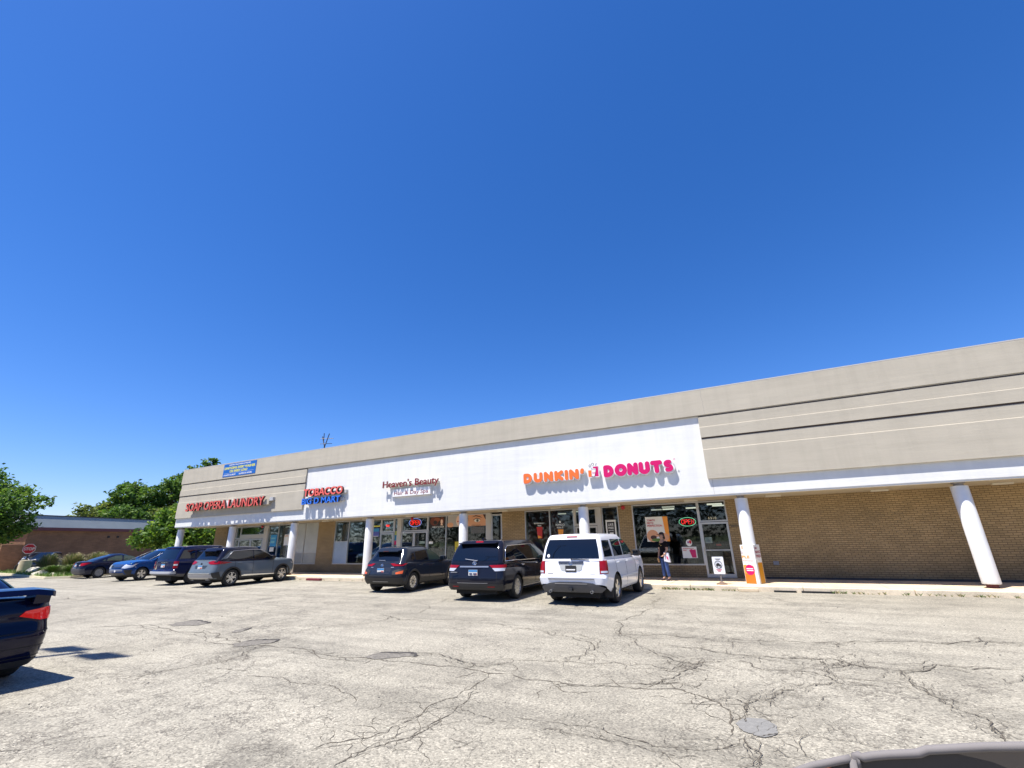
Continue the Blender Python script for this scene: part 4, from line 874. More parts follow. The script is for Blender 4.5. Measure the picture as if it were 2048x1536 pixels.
def patch(poly, fn, off=.006, step=.09, skirt=.015):
    bm = bmesh.new(); bm.faces.new([bm.verts.new((u, v, 0)) for u, v in poly])
    us = [p[0] for p in poly]; vs = [p[1] for p in poly]
    for ax, lo, hi in ((0, min(us), max(us)), (1, min(vs), max(vs))):
        k = math.floor(lo / step) + 1
        while k * step < hi:
            co = (k * step, 0, 0) if ax == 0 else (0, k * step, 0); no = (1, 0, 0) if ax == 0 else (0, 1, 0)
            bmesh.ops.bisect_plane(bm, geom=bm.verts[:] + bm.edges[:] + bm.faces[:], plane_co=co, plane_no=no); k += 1
    bmesh.ops.triangulate(bm, faces=[f for f in bm.faces if len(f.verts) > 4])
    bm.verts.index_update(); V = []; I = []
    for v in bm.verts:
        P, n = fn(v.co.x, v.co.y); V.append(P + n * off); I.append(P - n * skirt)
    n0 = len(V); F = [tuple(v.index for v in f.verts) for f in bm.faces]
    for e in bm.edges:
        if len(e.link_faces) == 1: a, b = e.verts[0].index, e.verts[1].index; F.append((a, b, b + n0, a + n0))
    bm.free(); return V + I, F
def rring(sh, zfun, xs, scale=1.0, zadd=0.0, xin=0.0):
    """half outline, rear centre to front centre"""
    pts = []
    def endpts(end):
        z = zfun(None, end); d = 1 if end == 'r' else -1; xe = sh.xr(z) if end == 'r' else sh.xf(z); ax, ay = sh.cr if end == 'r' else sh.cf; cn = sh.crr if end == 'r' else sh.crf
        hw = sh.hw(xe + d * (cn + ax), z); yc = hw - ay; o = []
        for i in range(5): y = yc * i / 4; o.append((xe + d * cn * (y / yc) ** 2, y))
        for k in range(1, 7): th = k / 6 * math.pi / 2; o.append((xe + d * (cn + ax - ax * math.cos(th)), yc + ay * math.sin(th)))
        return o
    a = endpts('r'); b = endpts('f')[::-1]
    P = [(x, y) for x, y in a] + [(x, None) for x in xs] + [(x, y) for x, y in b]
    for x, y in P:
        z = zfun(x, None)
        if y is None: y = sh.hw(x, z)
        pts.append((x, y * scale, z + zadd))
    return pts
def loft(mb, rings, matfn=None, flip=False):
    n = len(rings[0]); m = len(rings)
    for sg in (1, -1):
        V = [(x, sg * y, z) for r in rings for x, y, z in r]; F = []; MI = []
        for j in range(m - 1):
            for i in range(n - 1):
                q = (j * n + i, j * n + i + 1, (j + 1) * n + i + 1, (j + 1) * n + i)
                vs = [V[k] for k in q]
                if max(v[2] for v in vs) - min(v[2] for v in vs) < 1e-5 and j < 6 and max(v[0] for v in vs) - min(v[0] for v in vs) < 1e-5: continue
                F.append(q if sg > 0 else q[::-1])
                if matfn: cx = sum(v[0] for v in vs) / 4; cz = sum(v[2] for v in vs) / 4; MI.append(matfn(cx, cz))
                else: MI.append(0)
        o = len(mb.v); mb.v += V; mb.f += [tuple(k + o for k in f) for f in F]; mb.mi += MI
def paint(name, c, metal=.35, rough=.32): return mat(name, tuple(q * .8 for q in c) if max(c) < .3 else c, .08, 0.0, spec=.34)
CGL = mat("car_glass", (.004, .006, .010), .02, 0, spec=.7)
CGLT = mat("car_glass_green", (.035, .06, .05), .02, 0, spec=.9)
CLAD = mat("black_cladding", (.018, .018, .019), .55); CLADG = mat("grey_cladding", (.07, .07, .075), .5)
LRED = mat("lamp_red", (.26, .004, .008), .1, spec=.4); LWHT = mat("lamp_clear", (.62, .62, .62), .08, coat=1.0, metal=.3); LORG = mat("lamp_amber", (.60, .10, .01), .1, coat=1.0); LDRK = mat("lamp_dark", (.10, .006, .012), .08, coat=1.0)
UND = mat("underbody", (.010, .010, .010), .9); PLW = mat("plate_white", (.62, .62, .60), .4); PLBL = mat("plate_blue", (.03, .22, .50), .4); SEAM = mat("seam_dark", (.008, .008, .008), .8); SILV = mat("silver_trim", (.42, .42, .43), .35, .7)
def wheel_mesh(r, w_, rimr, spokes, style):
    t = MB(); prof = [(rimr * .97, -w_ / 2 + .01), (rimr * 1.02, -w_ / 2), (r * .90, -w_ / 2 - .004), (r * .97, -w_ / 2 + .02), (r, -w_ / 2 + .045), (r, w_ / 2 - .045), (r * .97, w_ / 2 - .02), (r * .9, w_ / 2 + .004), (rimr * 1.02, w_ / 2), (rimr * .97, w_ / 2 - .01)]
    t.lathe(prof, n=32, axis='y', close=True)
    for k in range(32):   # tread blocks
        a = 2 * math.pi * k / 32; 
    rm = MB(); yo = -w_ / 2 + .012    # outer face towards -y
    rm.cur = 0; rm.lathe([(rimr * .90, yo + .03), (rimr * .93, yo), (rimr * .99, yo - .002), (rimr * .99, yo + .10)], n=32, axis='y')
    rm.cur = 1; rm.lathe([(0, yo + .11), (rimr * .95, yo + .11)], n=24, axis='y')
    rm.cur = 0; rm.lathe([(0, yo + .005), (rimr * .15, yo + .007), (rimr * .22, yo + .03), (rimr * .22, yo + .1)], n=16, axis='y')
    for k in range(spokes):
        a = 2 * math.pi * k / spokes + .3; ca, sa = math.cos(a), math.sin(a)
        offs = ((0, 1),) if style != 'twin' else ((-.30, .55), (.30, .55))
        for so_, sw_ in offs:
            wi = rimr * .17 * sw_; wo_ = rimr * (.30 if style == 'wide' else .17) * sw_; r0, r1 = rimr * .18, rimr * .94
            c0 = so_ * rimr * .22; c1 = so_ * rimr * (.60 if style == 'twin' else .22)
            q = [(r0, c0 - wi), (r1, c1 - wo_), (r1, c1 + wo_), (r0, c0 + wi)]
            V = [(u * ca - v * sa, y, u * sa + v * ca) for y in (yo + .008, yo + .05) for u, v in q]
            rm.add(V, [(0, 1, 2, 3), (4, 7, 6, 5), (0, 4, 5, 1), (1, 5, 6, 2), (2, 6, 7, 3), (3, 7, 4, 0)])
    return t, rm
def build_car(name, label, X, Y, hdg, S, cat="car", group="cars on the parking lot"):
    root = empty(name, (X, Y, 0), R(hdg), label, cat, group)
    B = Body(S); G = Green(S, B); wb = S['wb']; r = S['r']; tw = S.get('tw', .22); RA = r * S.get('arch', 1.16)
    axles = ((0, r), (wb, r))
    pm = S['paint']; low = S.get('low', CLAD)
    # side stations
    zs_mid = .6; x0 = max(B.xr(z) for z in (.3, .5, .7, .9, 1.0)) + B.crr + B.cr[0] + .01; x1 = min(B.xf(z) for z in (.3, .45, .6, .75, .9, B.S['belt'][-1][1])) - B.crf - B.cf[0] - .01
    st = []
    k = int((x1 - x0) / .09)
    for i in range(k + 1):
        x = x0 + (x1 - x0) * i / k
        if all(abs(x - c) > RA + .02 for c, _ in axles): st.append((x, None))
    for c, rr in axles:
        if c - RA > x0: st += [(c - RA - .0015, None)]
        for q in range(0, 19):
            th = math.pi - math.pi * q / 18; x = c + RA * math.cos(th)
            if x0 <= x <= x1: st.append((x + (1e-4 if q == 0 else 0), rr * .98 + RA * math.sin(th)))
        if c + RA < x1: st += [(c + RA + .0015, None)]
    st.sort(key=lambda t: t[0]); arch = {round(x, 6): z for x, z in st if z}
    xs = [x for x, _ in st]
    def zlow(x): return max(B.bot(x), arch.get(round(x, 6), 0))
    fs = [0, .06, .15, .26, .38, .50, .62, .74, .84, .92, .97, 1.0]
    rings = []
    for f in fs:
        def zf(x, end, f=f):
            if end: xe = S['xr'][0][1] if end == 'r' else S['xf'][0][1]; return B.bot(xe) + (B.belt(xe) - B.bot(xe)) * f
            return max(B.bot(x) + (B.belt(x) - B.bot(x)) * f, zlow(x))
        rings.append(rring(B, zf, xs))
    base = rings[-1]; cr = S.get('hoodcrown', .05)
    for s_ in (.93, .8, .55, .28, 0.0): rings.append([(x, y * s_, z + cr * (1 - s_ * s_) ** .8 * min(1, max(0, (x - B.xr(z)) * 6)) * min(1, max(.15, (B.xf(z) - x) * 2))) for x, y, z in base])
    clad = S.get('cladz', 0)
    def mf(x, z):
        if S.get('claddef') and S['claddef'](x, z): return 1
        return 1 if z < clad else 0
    mb = MB(); loft(mb, rings, mf)
    # seams in the body skin
    mb.cur = 2
    for sg in (1, -1):
        for x, za, zb_ in S.get('seams', ()):
            v, f = patch([(x - .006, za), (x + .006, za), (x + .006, zb_), (x - .006, zb_)], lambda a, b: side_point(B, sg, a, b), .0025, .08, .002); mb.add(v, f)
    for (a0, a1, z0, z1) in S.get('rseams', ()):
        v, f = patch([(a0, z0), (a1, z0), (a1, z1), (a0, z1)], lambda a, b: end_point(B, 'r', a, b), .003, .1, .002); mb.add(v, f)
    # roof and pillars
    gz = [z for z, _ in S['gh']['hw']]; z0, z1 = S['gh']['xr'][0][0], S['H'] - S.get('roofcrown', .05)
    gr = []; n = 8
    xa = max(G.xr(z0 + (z1 - z0) * i / n) for i in range(n + 1)) + G.crr + G.cr[0] + .01; xb = min(G.xf(z0 + (z1 - z0) * i / n) for i in range(n + 1)) - G.crf - G.cf[0] - .01
    gx = [xa + (xb - xa) * i / 14 for i in range(15)]
    for i in range(n + 1):
        z = z0 + (z1 - z0) * i / n
        gr.append(rring(G, lambda x, e, z=z: z, gx))
    base = gr[-1]; cxm = (xa + xb) / 2; rc = S.get('roofcrown', .05)
    for s_, e_ in ((.97, .10), (.92, .35), (.8, .62), (.55, .85), (.25, .97), (0, 1)):
        gr.append([(cxm + (x - cxm) * (1 - (1 - s_) * .06), y * s_, z + rc * e_ * (1 - .75 * abs((x - cxm) / (xb - xa + .6) * 2) ** 3)) for x, y, z in base])
    gm = MB(); rz = S.get('roof_mat')
    loft(gm, gr)
    o = mb.build("body", [pm, low, SEAM], root, auto=R(38))
    g_ = gm.build("roof", S.get('roof_mat', pm), root, auto=R(38))
    # underbody and wheel wells
    u = MB().box(S['xr'][0][1] + .12, S['xf'][0][1] - .25, -B.hw0 + .30, B.hw0 - .30, .20, .62)
    for c, _ in axles:
        for sg in (1, -1):
            V = []; 
            for y in (B.hw0 * .93, B.hw0 - .32):
                for q in range(13): th = math.pi * q / 12; V.append((c + RA * 1.0 * math.cos(th), sg * y, r * .98 + RA * 1.0 * math.sin(th)))
            u.add(V, [(q, q + 1, q + 14, q + 13) for q in range(12)]); u.prism([(c + RA * math.cos(math.pi * q / 12), r * .6 + RA * math.sin(math.pi * q / 12)) for q in range(13)], sg * (B.hw0 - .33), sg * (B.hw0 - .31), 'xz')
    u.box(-.06, .06, -B.hw0 + .3, B.hw0 - .3, r - .06, r + .05)
    u.build("underbody", UND, root)
    # glass
    for poly, gm_ in S['side_glass']:
        for sg in (1, -1):
            v, f = patch(poly, lambda a, b: side_point(G, sg, a, b), .005, .12); MB().add(v, f).build("side_window", gm_, root, auto=R(30))
    for end, poly, nm in [('r', S['rear_glass'], "rear_window"), ('f', S['wind'], "windscreen")]:
        v, f = patch(poly, lambda a, b: end_point(G, end, a, b), .006, .12); MB().add(v, f).build(nm, CGL, root, auto=R(30))
    # window trim
    if S.get('trim'):
        for ln in S['trim']:
            for sg in (1, -1):
                MB().tube([side_point(G, sg, a, b)[0] + Vector((0, sg * .006, 0)) for a, b in ln], .011, 6).build("window_trim", S.get('trim_mat', CHR), root, smooth=True)
    # patches: (part name, material, where, polygon, offset)
    for pn, pmt, wh, poly, off in S.get('patches', ()):
        sh = G if wh.endswith('G') else B
        if wh[0] in 'rf':
            for sg in ((1, -1) if '2' in wh else (1,)):
                v, f = patch([(a * sg, b) for a, b in poly], lambda a, b: end_point(sh, wh[0], a, b), off, .07); MB().add(v, f).build(pn, pmt, root, auto=R(40))
        else:
            for sg in (1, -1):
                v, f = patch(poly, lambda a, b: side_point(sh, sg, a, b), off, .07); MB().add(v, f).build(pn, pmt, root, auto=R(40))
    # wheels
    t, rm = wheel_mesh(r, tw, S.get('rim', r * .68), S.get('spokes', 5), S.get('style', 'wide'))
    wt = None
    for c, _ in axles:
        for sg in (1, -1):
            if wt is None: wt = t.build("wheel", RUB, root, auto=R(35)); ri = rm.build("rim", [S.get('rim_mat', RIMM), S.get('rim_dark', BLK)], wt, auto=R(30)); ww = wt
            else:
                ww = wt.copy(); COL.objects.link(ww); ww.parent = root; q = ri.copy(); COL.objects.link(q); q.parent = ww
            ww.location = (c, sg * (B.hw0 - tw / 2 - .015), r); ww.rotation_euler = (0, random.uniform(0, 6), 0) if sg < 0 else (0, random.uniform(0, 6), R(180))
            if sg > 0: ww.rotation_euler = (0, 0, R(180))
    # arch flares
    if S.get('flare'):
        for c, _ in axles:
            for sg in (1, -1):
                V = []; K = 16
                for q in range(K + 1):
                    th = -.12 + (math.pi + .24) * q / K
                    for rr, dy in ((RA - .004, .018), (RA + .055, .020), (RA + .065, 0.0), (RA - .004, -.05)):
                        x = c + rr * math.cos(th); z = max(B.bot(x) - .0, r * .98 + rr * math.sin(th)); V.append((x, sg * (B.hw(x, min(z, .62)) + dy), z))
                MB().add(V, [(4 * q + a, 4 * q + (a + 1) % 4, 4 * q + 4 + (a + 1) % 4, 4 * q + 4 + a) for q in range(K) for a in range(4)]).build("wheel_arch_trim", low, root, auto=R(40))
    # mirrors
    mx, mz = S['mirror']
    for sg in (1, -1):
        yy = sg * (B.hw0 * .93); m_ = MB(); m_.prism([(mx - .02, mz - .02), (mx + .06, mz - .03), (mx + .06, mz + .03), (mx - .02, mz + .03)], yy, yy + sg * .12, 'xz')
        a = yy + sg * .08; b_ = yy + sg * .27
        m_.prism([(mx - .09, mz - .02), (mx + .02, mz - .05), (mx + .10, mz + .0), (mx + .09, mz + .10), (mx - .02, mz + .15), (mx - .09, mz + .13)], min(a, b_), max(a, b_), 'xz')
        mo_ = m_.build("side_mirror", S.get('mirror_mat', pm), root, bevel=.02, auto=R(45))
        MB().box(mx - .096, mx - .0905, min(a, b_) + .02, max(a, b_) - .02, mz, mz + .12).build("mirror_glass", CGL, mo_)
    for hx, hz in S.get('handles', ()):
        for sg in (1, -1):
            P, n_ = side_point(B, sg, hx, hz); MB().tube([P + Vector((-.10, 0, 0)), P + Vector((-.08, sg * .028, .005)), P + Vector((.07, sg * .028, .005)), P + Vector((.09, 0, 0))], .012, 6).build("door_handle", S.get('handle_mat', pm), root, smooth=True)
    if S.get('rails'):
        ra, rb = S['rails']
        for sg in (1, -1):
            pts = []
            for i in range(9):
                t_ = i / 8; x = ra + (rb - ra) * t_; zz = S['H'] - .045 + .035 * math.sin(math.pi * t_) ** .4 - .02 * abs(2 * t_ - 1) ** 3; pts.append((x, sg * (G.hw(x, z1) - .09), zz))
            MB().tube(pts, .018, 6).build("roof_rail", S.get('rail_mat', SILV), root, smooth=True)
    if S.get('plate'):
        py, pz, pt = S['plate']; P, n_ = end_point(B, S.get('plate_end', 'r'), py, pz); d = -1 if S.get('plate_end', 'r') == 'r' else 1; x = P.x + d * .012
        o = MB().box(min(x, x + d * .008), max(x, x + d * .008), py - .155, py + .155, pz - .08, pz + .08).build("number_plate", pt, root)
        xx = x + d * .0095
        if pt is not CLAD:
            MB().box(min(xx, xx + d * .002), max(xx, xx + d * .002), py - .15, py + .15, pz + .025, pz + .075).build("plate_band", PLBL, o)
            MB().box(min(xx, xx + d * .002), max(xx, xx + d * .002), py - .14, py - .02, pz - .065, pz - .01).build("plate_mark", mat("plate_red", (.45, .10, .08), .5), o)
    for pn, mt_, fn in S.get('extra', ()):
        m_ = MB(); fn(m_, B, G); m_.build(pn, mt_, root, auto=R(35))
    return root
def wiper(y0, y1, z0, z1, end='r'):
    def f(m_, B, G):
        P, n_ = end_point(G, end, y0, z0); Q, _ = end_point(G, end, y1, z1); m_.tube([P + n_ * .02, Q + n_ * .02], .010, 5); m_.sphere(P + n_ * .015, .022, 8)
    return f
def spoiler(z, x0, x1, w_, th=.03, drop=.0):
    def f(m_, B, G): m_.prism([(x0, z - drop), (x1, z), (x1, z + th), (x0 + .02, z + th * .6 - drop)], -w_, w_, 'xz')
    return f
def pipe(y, z, x, r_=.035, sy=1):
    def f(m_, B, G):
        m_.lathe([(r_ * .8, 0), (r_, 0), (r_, .12), (r_ * .8, .12)], (0, 0, 0), 14, 'y', close=True)
        n = len(m_.v) - 56
        m_.v[n:] = [(x + q[1], y + q[0] * sy, z + q[2]) for q in m_.v[n:]]
    return f
def ring_emblem(y, z, r_, sh='B', end='r', kind='ring'):
    def f(m_, B, G):
        P, n_ = end_point(B, end, y, z); P = P + n_ * .012
        if kind == 'ring': m_.tube([P + Vector((0, r_ * 1.35 * math.cos(t * math.pi / 8), r_ * math.sin(t * math.pi / 8))) for t in range(17)], .008, 5, False); m_.tube([P + Vector((0, -r_ * .5, -r_ * .7)), P + Vector((0, -r_ * .25, r_ * .7))], .008, 5); m_.tube([P + Vector((0, r_ * .25, -r_ * .7)), P + Vector((0, r_ * .5, r_ * .7))], .008, 5); m_.tube([P + Vector((0, -r_ * .4, 0)), P + Vector((0, r_ * .4, 0))], .007, 5)
        if kind == 'frame':
            for a, b in (((-1, -1), (-.8, 1)), ((1, -1), (.8, 1)), ((-.9, 0), (.9, 0))): m_.tube([P + Vector((0, a[0] * r_, a[1] * r_)), P + Vector((0, b[0] * r_, b[1] * r_))], .009, 5)
    return f
rect = lambda a0, a1, z0, z1: [(a0, z0), (a1, z0), (a1, z1), (a0, z1)]

# white boxy SUV -------------------------------------------------------------
WPAINT = paint("white_paint", (.72, .73, .76), .0, .35)
PIL = dict(W=1.99, H=1.84, wb=2.775, r=.375, tw=.24, rim=.235, spokes=5, style='wide', paint=WPAINT, cladz=0.0,
  bottom=[(-1.1, .56), (-.75, .42), (-.5, .32), (2.9, .30), (3.4, .30), (3.75, .34)],
  xr=[(.3, -.98), (.45, -1.07), (.62, -1.10), (.72, -1.10), (.76, -1.03), (1.0, -1.00), (1.2, -.97)], xf=[(.3, 3.60), (.5, 3.72), (.8, 3.74), (1.0, 3.66), (1.1, 3.5)],
  belt=[(-1.1, 1.17), (0, 1.16), (1.6, 1.14), (2.3, 1.14), (2.9, 1.13), (3.4, 1.08), (3.75, .98)], cr=(.14, .16), cf=(.30, .34), hoodcrown=.04,
  gh=dict(xr=[(1.12, -.98), (1.5, -.88), (1.79, -.74)], xf=[(1.12, 2.45), (1.45, 1.92), (1.79, 1.42)], hw=[(1.12, .925), (1.2, .915), (1.5, .855), (1.72, .79), (1.79, .74)], cr=(.10, .11)),
  side_glass=[([(-.78, 1.21), (-.08, 1.21), (-.08, 1.64), (-.66, 1.64), (-.74, 1.5)], CGL), ([(.10, 1.20), (1.02, 1.20), (1.02, 1.66), (.10, 1.66)], CGL), ([(1.10, 1.20), (2.12, 1.20), (1.95, 1.35), (1.60, 1.58), (1.38, 1.66), (1.10, 1.66)], CGLT)],
  rear_glass=[(-.80, 1.18), (.80, 1.18), (.76, 1.45), (.70, 1.68), (-.70, 1.68), (-.76, 1.45)], wind=[(-.82, 1.18), (.82, 1.18), (.72, 1.70), (-.72, 1.70)],
  seams=[(.02, .45, 1.14), (1.06, .38, 1.13), (2.18, .42, 1.12)], rseams=[(-.80, .80, .745, .757), (-.80, -.79, .76, 1.17), (.79, .80, .76, 1.17)],
  patches=[("tail_lamp", LRED, 'r2', rect(.80, 1.06, .80, 1.13), .012), ("reverse_lamp", LWHT, 'r2', rect(.83, 1.02, .82, .87), .018), ("brake_lamp", LRED, 'rG', rect(-.16, .16, 1.735, 1.765), .012),
     ("bumper_step", mat("grey_step", (.20, .20, .21), .5), 'r', rect(-.66, .66, .655, .69), .012), ("lower_bumper", CLADG, 'r', [(-.95, .44), (-.62, .57), (-.3, .60), (.3, .60), (.62, .57), (.95, .44), (.80, .335), (-.80, .335)], .012), ("bumper_strip", SILV, 'r', [(-.45, .545), (.45, .545), (.47, .56), (-.47, .56)], .02),
     ("plate_recess", mat("recess_grey", (.40, .41, .40), .5), 'r', [(-.34, 1.05), (-.30, .90), (-.24, .87), (.24, .87), (.30, .90), (.34, 1.05)], .008), ("tailgate_trim", mat("trim_navy", (.05, .055, .075), .25), 'r', rect(-.36, .36, 1.055, 1.115), .022),
     ("fuel_flap", WPAINT, 's', rect(-.42, -.24, .90, 1.04), .001), ("side_moulding", mat("moulding_white", (.66, .68, .70), .35), 's', rect(.42, 2.35, .60, .655), .018),
     ("headlamp", LWHT, 'f2', rect(.55, 1.0, .80, .98), .012), ("grille", CLAD, 'f', rect(-.5, .5, .78, .98), .010), ("sticker", SIGW, 'rG', [(.68 + .045 * math.cos(t * .7), 1.255 + .045 * math.sin(t * .7)) for t in range(9)], .012)],
  mirror=(1.98, 1.18), mirror_mat=CLAD, handles=[(.28, 1.03), (1.28, 1.03)], rim_mat=RIMM, plate=(0, .925, CLAD),
  extra=[("rear_wiper", CLAD, wiper(-.02, -.52, 1.165, 1.15)), ("exhaust_pipe", SILV, pipe(-.58, .36, -1.12)), ("exhaust_pipe", SILV, pipe(.60, .36, -1.12)), ("emblem", CHR, ring_emblem(0, 1.06, .04)),
     ("tow_hitch", CLAD, lambda m_, B, G: m_.box(-1.16, -.9, -.05, .05, .38, .45)), ("mud_flap", CLAD, lambda m_, B, G: (m_.box(-.50, -.47, -.97, -.74, .18, .42), m_.box(-.50, -.47, .74, .97, .18, .42))),
     ("plate_letters", SIGW, lambda m_, B, G: m_.box(-1.032, -1.026, -.13, .13, .885, .915)), ("badge", SILV, lambda m_, B, G: (m_.box(-1.035, -1.022, .52, .68, .785, .81), m_.box(-1.035, -1.022, -.68, -.54, .785, .80)))])
build_car("parked_suv", "white boxy SUV parked nose-in nearest the doughnut shop", -4.84, 13.5, 90, PIL)

# black minivan --------------------------------------------------------------
ODP = paint("black_blue_paint", (.012, .013, .022), .2, .25)
ODY = dict(W=2.0, H=1.74, wb=3.0, r=.345, tw=.23, rim=.23, spokes=7, style='twin', paint=ODP, cladz=0,
  bottom=[(-1.1, .33), (-.6, .26), (3.2, .24), (3.8, .28)], xr=[(.25, -.98), (.40, -1.07), (.60, -1.09), (.72, -1.07), (.90, -1.03), (1.1, -.99)], xf=[(.25, 3.80), (.5, 3.95), (.75, 3.95), (.9, 3.8), (1.0, 3.6)],
  belt=[(-1.1, 1.12), (0, 1.09), (1.2, 1.04), (2.6, 1.03), (3.1, 1.0), (3.6, .92), (3.95, .80)], cr=(.20, .20), cf=(.40, .40),
  gh=dict(xr=[(1.05, -1.0), (1.2, -.96), (1.5, -.80), (1.70, -.62)], xf=[(1.0, 3.05), (1.35, 2.45), (1.70, 1.85)], hw=[(1.0, .95), (1.2, .92), (1.5, .84), (1.62, .79), (1.70, .73)], cr=(.14, .14)),
  side_glass=[([(-.70, 1.14), (.22, 1.14), (.16, 1.50), (-.40, 1.51), (-.52, 1.46)], CGL), ([(.30, 1.13), (1.32, 1.12), (1.28, 1.54), (.26, 1.53)], CGL), ([(1.40, 1.12), (2.5, 1.09), (2.2, 1.3), (1.75, 1.50), (1.62, 1.55), (1.38, 1.55)], CGLT)],
  rear_glass=[(-.80, 1.13), (.80, 1.13), (.76, 1.35), (.66, 1.58), (-.66, 1.58), (-.76, 1.35)], wind=[(-.82, 1.06), (.82, 1.06), (.72, 1.62), (-.72, 1.62)],
  trim=[[(-.74, 1.11), (-.56, 1.46), (-.40, 1.54), (.26, 1.555), (1.35, 1.57), (1.7, 1.54)], [(-.74, 1.11), (.0, 1.115), (.28, 1.10), (1.34, 1.095), (2.5, 1.06)]],
  seams=[(.28, .34, 1.08), (1.36, .32, 1.03), (2.55, .36, 1.02)], rseams=[(-.78, -.77, .50, 1.12), (.77, .78, .50, 1.12)],
  patches=[("tail_lamp", LRED, 'r2', [(.52, 1.005), (1.10, 1.02), (1.10, .93), (.62, .93)], .014), ("reverse_lamp", LWHT, 'r2', [(.62, .925), (1.04, .925), (1.02, .85), (.72, .84)], .013), ("chrome_bar", SILV, 'r', rect(-.50, .50, .945, .985), .014),
     ("brake_lamp", LRED, 'rG', rect(-.13, .13, 1.655, 1.69), .012), ("bumper_line", SILV, 'r', rect(-.50, .55, .508, .518), .012), ("lower_bumper", CLAD, 'r', rect(-.98, .98, .335, .49), .010), ("reflector", LRED, 'r2', rect(.50, .72, .40, .425), .018),
     ("sliding_rail", SEAM, 's', rect(-.55, .28, 1.0, 1.012), .003), ("sill_chrome", SILV, 's', rect(.45, 2.5, .32, .335), .008), ("headlamp", LWHT, 'f2', rect(.5, .98, .68, .80), .012), ("grille", CHR, 'f', rect(-.45, .45, .64, .76), .01)],
  mirror=(2.35, 1.08), handles=[(.45, .96), (1.55, .96)], handle_mat=CHR, rails=None, plate=(0, .80, PLW),
  extra=[("rear_wiper", SILV, wiper(-.10, .32, 1.13, 1.18)), ("emblem", CHR, ring_emblem(-.02, 1.06, .045)), ("rear_spoiler", ODP, spoiler(1.62, -.84, -.55, .66, .05)), ("badge", SILV, lambda m_, B, G: m_.box(-1.09, -1.075, .55, .78, .80, .82)), ("roof_fin", ODP, lambda m_, B, G: m_.prism([(-.45, 1.71), (-.2, 1.72), (-.38, 1.79), (-.44, 1.79)], -.02, .02, 'xz')),
     ("plate_script", mat("plate_script", (.05, .06, .12), .5), lambda m_, B, G: (m_.box(-1.088, -1.083, -.12, -.02, .745, .79), m_.box(-1.088, -1.083, .02, .12, .745, .79)))])
build_car("parked_minivan", "black minivan with chrome tailgate bar between the white SUV and the small dark SUV", -7.99, 13.47, 92, ODY)

